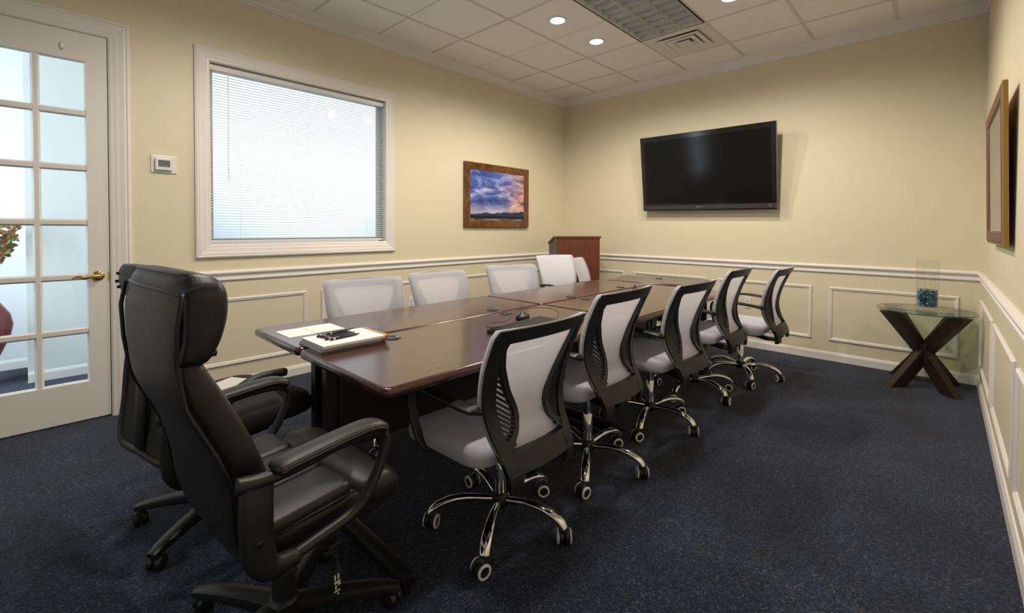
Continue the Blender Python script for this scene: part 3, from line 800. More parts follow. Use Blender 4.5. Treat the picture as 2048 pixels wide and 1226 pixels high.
# ================================================================== CONFERENCE TABLES
TZ = 0.737
def desk(label, x0, x1, y0, y1, back, grommets, z=TZ, rot=0.0, group='modular conference table sections', ends=((0.060, 0.12), (0.060, 0.12))):
    """one table module; back = +1/-1: the x side where posts and modesty panel stand"""
    cx, cy = (x0+x1)/2, (y0+y1)/2
    t = thing('conference_table', label, 'table', (cx, cy, 0), rot, group)
    hw, hd = (x1-x0)/2, (y1-y0)/2
    # top with rounded rim
    mb = MB(); rings = []
    for ins, zz in [(0.012, z-0.034), (0.004, z-0.032), (0.0, z-0.024), (0.0, z-0.012), (0.003, z-0.004), (0.009, z-0.0005), (0.014, z)]:
        rings.append([(px, py, zz) for px, py in rrect(hw-0.002-ins, hd-0.002-ins, 0.026, 4)])
    n = len(rings[0]); v = [p for r in rings for p in r]; f = [tuple(range(n))[::-1]]
    for i in range(len(rings)-1):
        for k in range(n): f.append((i*n+k, i*n+(k+1) % n, (i+1)*n+(k+1) % n, (i+1)*n+k))
    edge = mb.add(v, f).build('edge_band', M_TEDGE, t, smooth=True)
    # the flat top surface
    pts = rrect(hw-0.016, hd-0.016, 0.020, 4)
    vv = [(px, py, z+0.0002) for px, py in pts] + [(px, py, z-0.02) for px, py in pts]
    ff = [tuple(range(n)), tuple(range(n, 2*n))[::-1]] + [(k, (k+1) % n, n+(k+1) % n, n+k) for k in range(n)]
    MB().add(vv, ff).build('tabletop', M_TABLE, t)
    for gx_, gy_ in grommets:
        g = MB().lathe([(0.0, 0.001), (0.036, 0.001), (0.036, 0.003), (0.033, 0.0045), (0.030, 0.003), (0.0, 0.003)], 24, c=(gx_-cx, gy_-cy, z), cap=False)
        g = g.build('grommet', M_GROM, t, smooth=True)
        MB().lathe([(0.0, 0.0035), (0.011, 0.0035), (0.011, 0.006), (0, 0.006)], 12, c=(gx_-cx+0.012, gy_-cy+0.016, z), cap=False).build('grommet_cap', M_SILVER, g)
    for s in (-1, 1):
        off_, ins_ = ends[0 if s < 0 else 1]
        yy = s*(hd-off_)
        px = back*(hw-0.050)
        MB().cbox((px-0.022, yy-0.030, 0.05), (px+0.022, yy+0.030, z-0.035), 0.004).build('post', M_BLACKM, t)
        ft = MB(); fx = -back*(hw-ins_)
        ft.sweep([(px+back*0.03, yy, 0.052), ((px+fx)/2, yy, 0.052), (fx+back*0.05, yy, 0.050), (fx, yy, 0.040)], [(0.030, 0.026), (0.030, 0.026), (0.030, 0.025), (0.024, 0.018)], 12, side=(0, 1, 0), power=0.6)
        ft.sweep([(fx+back*0.02, yy, 0.0), (fx+back*0.02, yy, 0.03)], 0.016, 10)
        ft.sweep([(px, yy, 0.0), (px, yy, 0.03)], 0.016, 10)
        ft.build('foot', M_BLACKM, t, auto=True)
        MB().cbox((min(back*hw*0.8, -back*hw*0.1), yy-0.015, z-0.046), (max(back*hw*0.8, -back*hw*0.1), yy+0.015, z-0.033), 0.003).build('support_arm', M_BLACKM, t)
        MB().box((px-0.004-back*0.03, yy-0.055*s-0.035, 0.30), (px+0.004-back*0.03, yy-0.055*s+0.035, z-0.10)).build('side_bracket', M_PERF, t)
    mp = back*(hw-0.055)
    MB().cbox((mp-0.006, -hd+0.12, 0.28), (mp+0.006, hd-0.12, z-0.05), 0.002).build('modesty_panel', M_PERF, t)
    return t
desk('near left table section with the loose papers on it', -2.470, -1.924, 0.733, 2.297, 1, [(-2.00, 1.115), (-1.997, 1.926)], ends=((0.118, 0.37), (0.060, 0.12)))
desk('near right table section with the black keyboard, next to the closest white chair', -1.914, -1.238, 0.733, 2.297, -1, [(-1.806, 1.113), (-1.852, 1.900)], ends=((0.118, 0.045), (0.060, 0.18)))
desk('far left table section in front of the lectern chairs', -2.470, -1.924, 2.305, 3.850, 1, [(-1.975, 2.700), (-2.000, 3.454)])
desk('far right table section alongside the farther white chairs', -1.914, -1.238, 2.305, 3.850, -1, [(-1.838, 2.690), (-1.866, 3.479)])
e5 = desk('small end table section standing crosswise at the far end', -0.30, 0.30, -0.44, 0.44, 1, [(0.10, 0.02)], group=None, ends=((0.060, 0.12), (0.19, 0.12)))
e5.location = (-2.03, 4.235, 0); e5.rotation_euler = (0, 0, radians(90+12))

# ================================================================== WHITE MESH CHAIRS
PROF = [(0.36, -0.315), (0.385, -0.322), (0.42, -0.325), (0.46, -0.312), (0.50, -0.288), (0.55, -0.262), (0.60, -0.249), (0.65, -0.246), (0.72, -0.258), (0.80, -0.284), (0.88, -0.320), (0.95, -0.358)]
HW = [(0.36, 0.172), (0.42, 0.180), (0.46, 0.188), (0.55, 0.208), (0.66, 0.231), (0.80, 0.247), (0.95, 0.254)]
def bsurf(x, z):
    # smooth profile
    y = sum(interp(PROF, z+d)*w for d, w in ((-0.02, 0.25), (0, 0.5), (0.02, 0.25)))
    return y + 0.034*(x/0.24)**2
def strip(mb, pts, width, y0=-0.011, y1=0.011):
    """flat bar laid on the backrest surface along (x,z) points"""
    n = len(pts); v = []; f = []
    for i, (x, z) in enumerate(pts):
        a = Vector(pts[max(i-1, 0)]); b = Vector(pts[min(i+1, n-1)])
        d = (b-a).normalized(); nx, nz = -d.y, d.x
        w = width[i] if isinstance(width, list) else width
        for s in (-0.5, 0.5):
            xx, zz = x+nx*w*s, z+nz*w*s
            y = bsurf(xx, zz)
            v += [(xx, y+y0, zz), (xx, y+y1, zz)]
    for i in range(n-1):
        o = i*4
        f += [(o, o+2, o+6, o+4), (o+1, o+5, o+7, o+3), (o, o+4, o+5, o+1), (o+2, o+3, o+7, o+6)]
    f += [(0, 1, 3, 2), ((n-1)*4, (n-1)*4+2, (n-1)*4+3, (n-1)*4+1)]
    mb.add(v, f)
def inner(z):
    return interp([(0.515, 0.150), (0.53, 0.112), (0.555, 0.088), (0.60, 0.076), (0.635, 0.084), (0.70, 0.122), (0.80, 0.170), (0.895, 0.200)], z)
def caster(mb, ringmb, r, z, yaw, ang, R=0.029, off=0.0, white=True):
    c = Vector((r*cos(ang), r*sin(ang), 0))
    ax = Vector((cos(yaw), sin(yaw), 0)); fwd = Vector((-sin(yaw), cos(yaw), 0))
    cc = c + fwd*0.014 + Vector((0, 0, R))
    for s in (-1, 1):
        prof = [(0.0, 0.004), (R-0.001, 0.004), (R, 0.007), (R, 0.018), (R-0.003, 0.023), (R*0.55, 0.025), (0.0, 0.0255)]
        seg = 20; v = []; f = []
        for (pr, h) in prof:
            for k in range(seg):
                a = 2*pi*k/seg
                v.append(cc + ax*(s*h) + (fwd*cos(a) + Vector((0, 0, 1))*sin(a))*max(pr, 0.0005))
        for i in range(len(prof)-1):
            for k in range(seg): f.append((i*seg+k, i*seg+(k+1) % seg, (i+1)*seg+(k+1) % seg, (i+1)*seg+k))
        mb.add(v, f)
        if ringmb is not None:
            v = []; f = []
            for (pr, h) in [(R*0.97, 0.0215), (R*0.96, 0.0262), (R*0.80, 0.0285), (R*0.66, 0.0285), (R*0.64, 0.024)]:
                for k in range(seg):
                    a = 2*pi*k/seg
                    v.append(cc + ax*(s*h) + (fwd*cos(a) + Vector((0, 0, 1))*sin(a))*pr)
            for i in range(5):
                for k in range(seg): f.append((i*seg+k, i*seg+(k+1) % seg, ((i+1) % 5)*seg+(k+1) % seg, ((i+1) % 5)*seg+k))
            ringmb[0 if s < 0 else 1].add(v, f)
    # hood and stem
    mb.sweep([cc + fwd*-0.004 + Vector((0, 0, R*0.55)), cc + fwd*-0.012 + Vector((0, 0, R*1.15))], [(0.020, 0.018), (0.013, 0.013)], 10, side=ax)
    mb.sweep([c + Vector((0, 0, R*1.5)), c + Vector((0, 0, z+0.004))], 0.008, 8)

def make_mesh_chair(opaque=False):
    t = thing('mesh_chair', '', 'chair')
    # five-star base
    leg_o = []
    MB().lathe([(0.0, 0.078), (0.030, 0.078), (0.036, 0.085), (0.038, 0.105), (0.034, 0.128), (0.028, 0.136), (0.0, 0.136)], 20, cap=False).build('hub', M_BLACK, t, smooth=True)
    yaws = [0.5, 2.2, 1.2, 0.2, 2.7]
    for k in range(5):
        a = 2*pi*k/5
        d = Vector((cos(a), sin(a), 0))
        P = [d*r + Vector((0, 0, z)) for r, z in [(0.026, 0.108), (0.06, 0.112), (0.11, 0.120), (0.16, 0.123), (0.21, 0.117), (0.25, 0.103), (0.278, 0.085), (0.292, 0.066)]]
        lg = MB(); lg.sweep(spline(P, 3), [(0.013+0.0085*min(1, i/14), 0.0135) for i in range(22)], 12, side=(-sin(a), cos(a), 0))
        lo = lg.build('leg', M_CHROME, t, smooth=True)
        cb, rb = MB(), [MB(), MB()]
        caster(cb, rb, 0.290, 0.07, yaws[k], a)
        cb.build('caster', M_BLACK, lo, auto=True)
        for r_ in rb: r_.build('wheel_ring', M_RING, lo, smooth=True)
    MB().lathe([(0.0245, 0.13), (0.0245, 0.27), (0.022, 0.275), (0.014, 0.276), (0.014, 0.40)], 20).build('gas_lift', M_CHROME, t, auto=True)
    # mechanism
    mb = MB(); mb.cbox((-0.06, -0.12, 0.375), (0.06, 0.10, 0.415), 0.008); mb.cbox((-0.17, -0.10, 0.402), (0.17, -0.06, 0.416), 0.004); mb.cbox((-0.17, 0.06, 0.402), (0.17, 0.10, 0.416), 0.004)
    mb.sweep([(0.0, -0.10, 0.385), (0, -0.20, 0.368), (0, -0.27, 0.372), (0, -0.30, 0.40), (0, -0.300, 0.45)], [(0.045, 0.012)]*5, 10, side=(1, 0, 0), power=0.6)
    mb.build('tilt_mechanism', M_BLACK, t, auto=True)
    lv = MB(); lv.sweep([(0.05, 0.03, 0.392), (0.20, 0.05, 0.388), (0.25, 0.06, 0.380)], [0.005, 0.005, 0.009], 8); lv.build('lever', M_BLACK, t, smooth=True)
    # seat
    def fs(x, y, z):
        dz = -0.030*max(0, (y-0.12)/0.13)**2 if y > 0.12 else 0
        dz += 0.010*(x/0.25)**2*(1 if z > 0.03 else 0)
        return (x*(1-0.05*max(0, -y/0.24)), y+0.025, 0.412+z+dz)
    cushion(0.49, 0.475, 0.078, 0.085, 0.034, 0.004, fn=fs).build('seat', M_FABRIC, t, smooth=True)
    MB().cbox((-0.19, -0.16, 0.404), (0.19, 0.19, 0.418), 0.006).build('seat_pan', M_BLACK, t)
    # back frame
    bf = MB()
    zs = [0.375 + (0.918-0.375)*k/22 for k in range(23)]
    for s in (-1, 1):
        strip(bf, [(s*(interp(HW, z)-0.026), z) for z in zs], [0.056 if z < 0.5 else 0.048 for z in zs], -0.013, 0.011)
    xs = [-0.240+0.480*k/16 for k in range(17)]
    strip(bf, [(x, 0.917+0.006*(1-(x/0.245)**2)) for x in xs], 0.052, -0.012, 0.011)
    xs = [-0.17+0.34*k/12 for k in range(13)]
    strip(bf, [(x, 0.462) for x in xs], 0.068, -0.014, 0.010)
    for s in (-1, 1):
        zz = [0.515+0.38*k/24 for k in range(25)]
        strip(bf, [(s*(inner(z)+0.010), z) for z in zz], 0.021, -0.010, 0.010)
        strip(bf, [(s*0.185, 0.512), (s*0.165, 0.512), (s*0.145, 0.516), (s*0.12, 0.528)], 0.030, -0.010, 0.010)
        strip(bf, [(s*0.205, 0.905), (s*0.205, 0.875), (s*0.200, 0.845)], [0.04, 0.03, 0.01], -0.010, 0.010)
        z = 0.555
        while z < 0.885:
            xo = interp(HW, z)-0.046
            # walk inwards and down until the inner border
            x, q = xo, z
            while x > inner(q)+0.010 and q > 0.525: x -= 0.006; q -= 0.0042
            if xo - x > 0.012:
                m_ = 4
                strip(bf, [(s*(xo+(x-xo)*i/m_), z+(q-z)*i/m_) for i in range(m_+1)], 0.0085, -0.006, 0.005)
            z += 0.0205
    bf.build('back_frame', M_BLACK, t, auto=True)
    # fabric across the front of the frame
    nx, nz = 16, 22; v = []; f = []
    for lay in (0.0135, 0.0155):
        for j in range(nz+1):
            z = 0.470 + (0.9455-0.470)*j/(nz-1) if j < nz else 0.947
            hw = interp(HW, z)+0.003
            if z > 0.925: hw -= 0.012*((z-0.925)/0.02)**2
            for i in range(nx+1):
                x = {0: -hw, 1: -hw+0.0015, nx-1: hw-0.0015, nx: hw}.get(i, -hw+2*hw*(i-0.5)/(nx-1))
                wrap = 0.0
                if i in (0, nx) or j == nz: wrap = -0.022 if lay < 0.015 else -0.020
                v.append((x, bsurf(x, z)+lay+wrap, z + (0.004*(1-(x/0.245)**2) if j == nz else 0)))
    A = (nx+1)*(nz+1)
    for l in (0, 1):
        for j in range(nz):
            for i in range(nx):
                o = l*A+j*(nx+1)+i; q = (o, o+1, o+nx+2, o+nx+1)
                f.append(q if l else q[::-1])
    raw('back_mesh' if not opaque else 'back_panel', v, f, M_OPAQUE if opaque else M_MESH, t, smooth=True, fix=False)
    # arms
    for s in (-1, 1):
        am = MB()
        P = spline([(s*0.205, -0.215, 0.640), (s*0.245, -0.20, 0.650), (s*0.268, -0.15, 0.660), (s*0.278, -0.02, 0.672), (s*0.280, 0.08, 0.672), (s*0.276, 0.135, 0.655), (s*0.270, 0.150, 0.60), (s*0.262, 0.128, 0.50), (s*0.245, 0.10, 0.43), (s*0.20, 0.09, 0.409), (s*0.14, 0.09, 0.407)], 4)
        n = len(P)
        rr = []
        for i in range(n):
            u = i/n
            if u < 0.10: rr.append((0.016, 0.014))
            elif u < 0.32: rr.append((0.028, 0.010))
            elif u < 0.5: rr.append((0.022, 0.009))
            else: rr.append((0.019, 0.009))
        am.sweep(P, rr, 12, side=(1, 0, 0), power=0.65)
        am.build('armrest', M_BLACK, t, auto=True)
    return t

BASEPARTS = ('hub', 'leg', 'caster', 'wheel_ring')
proto = make_mesh_chair(False)
proto2 = make_mesh_chair(True)
collect_kids()
def place_chair(src, x, y, face, base, lift, label, group, first=False, shift=(0, 0)):
    """face: heading in degrees (0 = +y, anticlockwise)"""
    c = src if first else copy_tree(src)
    c.location = (x, y, 0); c.rotation_euler = (0, 0, radians(face))
    tag(c, label, 'chair', group)
    kids = KIDS[src.name] if first else [o for o in bpy.data.objects if o.parent == c]
    for k in kids:
        nm = k.name.split('.')[0]
        if nm in ('hub', 'leg'):
            k.rotation_euler = (0, 0, radians(base-face))
        elif nm != 'gas_lift':
            f_ = radians(face)
            k.location = (shift[0]*cos(f_)+shift[1]*sin(f_), -shift[0]*sin(f_)+shift[1]*cos(f_), lift)
    return c
GR = 'mesh chairs on the right of the table'
GL = 'mesh chairs on the left of the table'
place_chair(proto, -1.33, 1.33, 90, 16, -0.045, 'white mesh office chair closest to the viewer, chrome base, back turned', GR, True, (-0.040, -0.042))
place_chair(proto, -1.335, 1.985, 91, 14, 0.004, 'white mesh office chair second from the viewer on the right table side', GR, False, (-0.070, -0.046))
place_chair(proto, -1.345, 2.705, 88, -3, -0.02, 'white mesh office chair third from the viewer on the right table side', GR, False, (-0.012, -0.005))
place_chair(proto, -1.35, 3.440, 91, -24, 0.014, 'white mesh office chair fourth from the viewer on the right table side', GR)
place_chair(proto, -1.215, 4.068, 91, 14, -0.010, 'white mesh office chair farthest along on the right, beside the wall outlet', GR)
place_chair(proto, -2.42, 1.40, -102, 40, -0.04, 'white mesh office chair across the table, nearest the papers', GL)
place_chair(proto, -2.50, 2.10, -94, 10, -0.045, 'white mesh office chair across the table, beside the wall outlet', GL)
place_chair(proto, -2.58, 2.90, -110, 30, -0.045, 'white mesh office chair across the table, below the sunset picture', GL)
a_ = place_chair(proto2, -2.71, 3.715, -109, 10, 0.006, 'pale grey chair with solid back, in front of the lectern edge', 'solid-backed grey chairs near the lectern', True)
b_ = place_chair(proto2, -2.72, 4.35, -70, 45, -0.045, 'pale grey chair half hidden between another grey chair and the lectern', 'solid-backed grey chairs near the lectern')
a_.scale = b_.scale = (0.90, 1, 1)

# ================================================================== EXECUTIVE LEATHER CHAIR
def loft(sections, seg=36, power=0.55):
    """sections: (z, y rear, y front, half width); superellipse rings"""
    mb = MB(); v = []; f = []
    for z, a, b, w in sections:
        c, d = (a+b)/2, (b-a)/2
        for k in range(seg):
            t_ = 2*pi*k/seg; x, y = cos(t_), sin(t_)
            x = math.copysign(abs(x)**power, x); y = math.copysign(abs(y)**power, y)
            v.append((x*w, c+y*d, z))
    for i in range(len(sections)-1):
        for k in range(seg): f.append((i*seg+k, i*seg+(k+1) % seg, (i+1)*seg+(k+1) % seg, (i+1)*seg+k))
    f.append(tuple(range(seg))[::-1]); f.append(tuple((len(sections)-1)*seg+k for k in range(seg)))
    return mb.add(v, f)
def resample(sec, n):
    out = []
    zs = [s[0] for s in sec]
    P = spline([(s[0], s[1], s[2]) for s in sec], n); Q = spline([(s[0], s[3], 0) for s in sec], n)
    return [(p.x, p.y, p.z, q.y) for p, q in zip(P, Q)]

def star_base(t, m, radius, base, hubz=0.10, seg=12):
    MB().lathe([(0.0, 0.06), (0.045, 0.06), (0.050, 0.07), (0.050, hubz), (0.040, hubz+0.03), (0.032, hubz+0.035), (0.032, 0.22), (0.026, 0.225), (0.026, 0.36), (0.0, 0.36)], 20, cap=False).build('gas_lift', M_BLACK, t, auto=True)
    for k in range(5):
        a = radians(base) + 2*pi*k/5; d = Vector((cos(a), sin(a), 0))
        P = [d*r + Vector((0, 0, z)) for r, z in [(0.03, hubz), (0.12, hubz-0.002), (0.22, hubz-0.012), (0.30, hubz-0.024), (radius, hubz-0.034)]]
        lo = MB().sweep(P, [(0.034, 0.024), (0.031, 0.022), (0.028, 0.019), (0.025, 0.016), (0.018, 0.011)], seg, side=(-sin(a), cos(a), 0), power=0.6).build('leg', m, t, auto=True)
        cb = MB(); caster(cb, None, radius-0.012, 0.065, a+0.7+k*1.1, a, R=0.027)
        cb.build('caster', M_BLACK, lo, auto=True)

ex = thing('executive_chair', 'black leather high-back executive chair in the foreground', 'chair', (-1.42, 0.50, 0), radians(5.5))
star_base(ex, M_BLACK, 0.34, 64-5.5)
# rear shell of the back
rear = [(0.40, -0.165), (0.47, -0.205), (0.55, -0.222), (0.65, -0.232), (0.711, -0.253), (0.84, -0.312), (0.943, -0.328), (1.03, -0.330), (1.09, -0.320), (1.127, -0.300)]
def ry(z): return interp(rear, z)
sh = [(0.40, ry(0.40)-0.012, ry(0.40)+0.020, 0.13), (0.44, ry(0.44)-0.016, ry(0.44)+0.02, 0.185), (0.52, ry(0.52)-0.014, ry(0.52)+0.02, 0.212), (0.62, ry(0.62)-0.014, ry(0.62)+0.02, 0.222), (0.72, ry(0.72)-0.013, ry(0.72)+0.02, 0.218),
      (0.84, ry(0.84)-0.011, ry(0.84)+0.02, 0.205), (0.94, ry(0.94)-0.010, ry(0.94)+0.02, 0.203), (1.03, ry(1.03)-0.009, ry(1.03)+0.02, 0.212), (1.075, ry(1.075)-0.008, ry(1.075)+0.02, 0.212), (1.092, ry(1.092)-0.008, ry(1.09)+0.015, 0.214)]
shell = loft([(z_, a_+0.010, b_+0.010, w_) for z_, a_, b_, w_ in resample(sh, 5)], power=0.7).build('back_shell', M_LEATHER, ex, smooth=True)
# head cushion
hd = [(0.930, -0.318, -0.256, 0.200), (0.945, -0.325, -0.242, 0.218), (0.985, -0.320, -0.222, 0.224), (1.034, -0.321, -0.209, 0.226), (1.080, -0.321, -0.208, 0.226), (1.108, -0.316, -0.216, 0.218), (1.125, -0.306, -0.234, 0.204), (1.134, -0.308, -0.258, 0.19)]
head = loft(resample(hd, 4), power=0.42).build('headrest', M_LEATHER, ex, smooth=True)
# lumbar cushion
lb = [(0.46, -0.20, -0.110, 0.200), (0.50, -0.214, -0.108, 0.222), (0.58, -0.224, -0.116, 0.232), (0.664, -0.233, -0.136, 0.234), (0.757, -0.272, -0.172, 0.232), (0.849, -0.312, -0.216, 0.226), (0.905, -0.322, -0.246, 0.218), (0.936, -0.322, -0.262, 0.206), (0.942, -0.320, -0.27, 0.19)]
lum = loft(resample(lb, 4), power=0.42).build('backrest', M_LEATHER, ex, smooth=True)
# piping along the seam between shell and cushions
pth = []
for k in range(30):
    z = 0.50 + (1.090-0.50)*k/29
    pth.append((interp([(0.5, 0.220), (0.62, 0.233), (0.72, 0.233), (0.84, 0.222), (0.94, 0.216), (1.03, 0.230), (1.098, 0.226)], z), ry(z)+0.006, z))
arc = [(x, ry(1.10)-0.004+0.012*(abs(x)/0.215)**3, 1.092+0.002*(1-(x/0.22)**2)) for x in [0.215-0.43*i/14 for i in range(15)]]
pm = MB().sweep(pth + arc + [(-p[0], p[1], p[2]) for p in pth[::-1]], 0.0055, 8)
pm.build('piping', M_LEATHER, ex, smooth=True)
# gathers of the stitched top seam
st = MB()
for i in range(26):
    y = -0.322 + 0.09*i/26
    st.sweep([(0.2365-0.03*max(0, (i-18)/8), y, 1.097+0.012*sin(pi*i/26)), (0.2372-0.03*max(0, (i-18)/8), y+0.0022, 1.099+0.012*sin(pi*i/26))], 0.0016, 5)
st.build('stitching', M_STITCH, head)
# seat
def seat_fn(dx, dy, z0, front=False):
    def fn(x, y, z):
        return (x+dx, y+dy, z0+z)
    return fn
cushion(0.500, 0.40, 0.085, 0.06, 0.022, 0.0, fn=seat_fn(0, 0.035, 0.412)).build('seat_base', M_LEATHER, ex, smooth=True)
for dx, w in ((-0.170, 0.158), (0, 0.182), (0.170, 0.158)):
    cushion(w, 0.275, 0.050, 0.030, 0.020, 0.008, fn=lambda x, y, z, dx=dx: (x+dx, y-0.055, 0.474+z+0.012*max(0, (y+0.02)/0.14))).build('seat_panel', M_LEATHER, ex, smooth=True)
def bol(x, y, z):
    return (x, y+0.165, 0.425+z - (0.030*max(0, y/0.09)**2) + 0.004*cos(x*40))
cushion(0.515, 0.180, 0.098, 0.055, 0.040, 0.010, fn=bol).build('front_bolster', M_LEATHER, ex, smooth=True)
for s in (-1, 1):
    ps = MB()
    ps.sweep([(s*0.250, -0.16, 0.488), (s*0.252, -0.05, 0.500), (s*0.252, 0.085, 0.505)], 0.004, 6)
    ps.build('seat_piping', M_LEATHER, ex, smooth=True)
mc = MB().cbox((-0.09, -0.15, 0.345), (0.09, 0.13, 0.413), 0.012); mc.cbox((-0.29, -0.14, 0.405), (0.29, -0.10, 0.418), 0.004); mc.cbox((-0.29, -0.02, 0.405), (0.29, 0.02, 0.418), 0.004)
mc.build('tilt_mechanism', M_BLACK, ex)
# arms: padded loop frames
for s in (-1, 1):
    X = s*0.288
    P = spline([(X*0.97, -0.232, 0.665), (X, -0.19, 0.662), (X, -0.10, 0.660), (X, 0.0, 0.672), (X, 0.10, 0.672), (X, 0.148, 0.655), (X, 0.152, 0.620), (X, 0.134, 0.565), (X, 0.100, 0.512), (X, 0.065, 0.482), (X, 0.025, 0.467), (X, -0.05, 0.456), (X, -0.12, 0.446)], 4)
    n = len(P)
    am = MB().sweep(P, [(0.016, 0.012 + 0.007*max(0, 1-i/8)) for i in range(n)], 12, side=(1, 0, 0), power=0.75)
    am.build('arm_frame', M_BLACK, ex, smooth=True)
    Q = spline([(X, -0.100, 0.444), (X, -0.150, 0.446), (X, -0.180, 0.468), (X, -0.192, 0.525), (X, -0.194, 0.60), (X*0.98, -0.190, 0.650), (X*0.98, -0.186, 0.668)], 4)
    bk = MB().sweep(Q, [(0.020, 0.016+0.020*min(1, i/10)) for i in range(len(Q))], 12, side=(1, 0, 0), power=0.6)
    bk.sweep([(X*0.995+s*0.02, -0.195, 0.53), (X*0.995+s*0.024, -0.195, 0.53)], 0.009, 12)
    bk.build('arm_bracket', M_BLACK, ex, smooth=True)
    pd = spline([(X, -0.152, 0.668), (X, -0.135, 0.677), (X, -0.06, 0.684), (X, 0.02, 0.690), (X, 0.09, 0.692), (X, 0.128, 0.684), (X, 0.148, 0.668)], 5)
    n = len(pd)
    pad = MB().sweep(pd, [(0.034*min(1, 0.45+i/5, 0.5+(n-1-i)/5), 0.016*min(1, 0.5+i/5, 0.6+(n-1-i)/5)) for i in range(n)], 16, side=(1, 0, 0), power=0.7)
    po = pad.build('arm_pad', M_LEATHER, ex, smooth=True)
    sm_ = MB()
    for off, dz in ((0.0345, 0.002), (0.0318, 0.0075)):
        for q in (-1, 1):
            sm_.sweep([(p.x+q*off*min(1, 0.5+i/5, 0.55+(n-1-i)/5), p.y, p.z+dz) for i, p in enumerate(pd[2:-2], 2)], 0.0013, 5)
    sm_.build('seam', M_STITCH, po)
# adjustment lever with a small hanging tag
lv = MB().sweep([(0.09, -0.02, 0.385), (0.25, 0.0, 0.385), (0.285, 0.005, 0.380), (0.287, 0.005, 0.345)], 0.005, 8)
lv.cbox((0.281, -0.009, 0.275), (0.293, 0.017, 0.348), 0.003)
lvo = lv.build('lever', M_BLACK, ex, auto=True)
tg = MB()
for (a, b_, c, d) in [(-0.006, 0.336, -0.002, 0.322), (0.003, 0.336, 0.007, 0.322), (-0.006, 0.318, 0.010, 0.312), (-0.004, 0.308, 0.000, 0.298), (0.004, 0.310, 0.012, 0.305), (-0.007, 0.294, 0.010, 0.290), (0.002, 0.286, 0.006, 0.281)]:
    tg.box((0.2931, a, d), (0.2936, c, b_))
tg.build('lever_marks', M_RING, lvo)

# ================================================================== SECOND BLACK CHAIR BEHIND IT
bc = thing('task_chair', 'black fabric task chair with headrest, half hidden behind the leather chair', 'chair', (-2.215, 0.545, 0), radians(13))
star_base(bc, M_BLACK, 0.34, 233-13)
def bs(x, y, z):
    dz = -0.035*max(0, (y-0.10)/0.15)**2 if y > 0.10 else 0
    return (x, y+0.055, 0.420+z+dz)
cushion(0.53, 0.47, 0.10, 0.12, 0.04, 0.008, fn=bs).build('seat', M_BLKFAB, bc, smooth=True)
MB().cbox((-0.10, -0.14, 0.345), (0.10, 0.14, 0.424), 0.01).build('tilt_mechanism', M_BLACK, bc)
fr = MB()
outl = spline([(0.0, -0.292, 0.40), (0.19, -0.285, 0.405), (0.222, -0.262, 0.55), (0.222, -0.248, 0.72), (0.165, -0.245, 0.82), (0.10, -0.258, 0.88), (0, -0.262, 0.89), (-0.10, -0.258, 0.88), (-0.165, -0.245, 0.82), (-0.222, -0.248, 0.72), (-0.222, -0.262, 0.55), (-0.19, -0.285, 0.405), (0.0, -0.292, 0.40)], 5)[:-1]
fr.sweep(outl, (0.016, 0.016), 8, closed=True)
fr.sweep([(0, -0.15, 0.385), (0, -0.27, 0.375), (0, -0.30, 0.43), (0, -0.290, 0.60), (0, -0.285, 0.80), (0, -0.300, 0.99)], [(0.035, 0.014)]*6, 10, side=(1, 0, 0))
fr.build('back_frame', M_BLACK, bc, smooth=True)
bkv = [(0.40, -0.296, -0.270, 0.19), (0.47, -0.285, -0.255, 0.215), (0.60, -0.266, -0.238, 0.218), (0.72, -0.262, -0.236, 0.216), (0.80, -0.258, -0.234, 0.17), (0.88, -0.268, -0.248, 0.10)]
loft(resample(bkv, 4), power=0.7).build('backrest', M_BLKFAB, bc, smooth=True)
hr = [(0.985, -0.322, -0.285, 0.07), (1.005, -0.328, -0.278, 0.100), (1.04, -0.332, -0.272, 0.110), (1.08, -0.330, -0.276, 0.106), (1.10, -0.322, -0.288, 0.08)]
M_HEADP = mat('slate_plastic', (0.045, 0.055, 0.07), 0.5, noise=0.05, nscale=30)
ho = loft(resample(hr, 4), power=0.7).build('headrest', M_HEADP, bc, smooth=True)
dt = MB()
for dx, z in ((-0.085, 1.065), (-0.095, 1.035), (-0.080, 1.015)):
    dt.lathe([(0.0, -0.004), (0.006, -0.004), (0.006, 0.004), (0.0, 0.004)], 10, axis='y', c=(dx, -0.328, z), cap=False)
dt.build('screw', M_SLOT, ho)
for s in (-1, 1):
    X = s*0.275
    P = spline([(X*0.85, -0.22, 0.40), (X, -0.16, 0.43), (X, -0.13, 0.52), (X, -0.12, 0.60), (X, -0.02, 0.645), (X, 0.10, 0.64)], 4)
    MB().sweep(P, [(0.018, 0.016)]*len(P), 10, side=(1, 0, 0), power=0.7).build('armrest', M_BLACK, bc, smooth=True)
lvb = MB().sweep([(-0.08, 0.14, 0.40), (-0.22, 0.34, 0.41), (-0.25, 0.40, 0.412)], [0.005, 0.005, 0.009], 8).build('lever', M_BLACK, bc, smooth=True)
sp_ = MB().box((-0.11, -0.14, 0), (0.11, 0.14, 0.0012)).build('paper_sheet', M_PAPER)
sp_.location = (-2.26, 0.56, 0.5295); sp_.rotation_euler = (0, 0, radians(30))
tag(sp_, 'white paper sheet lying on the seat of the black task chair', 'paper')

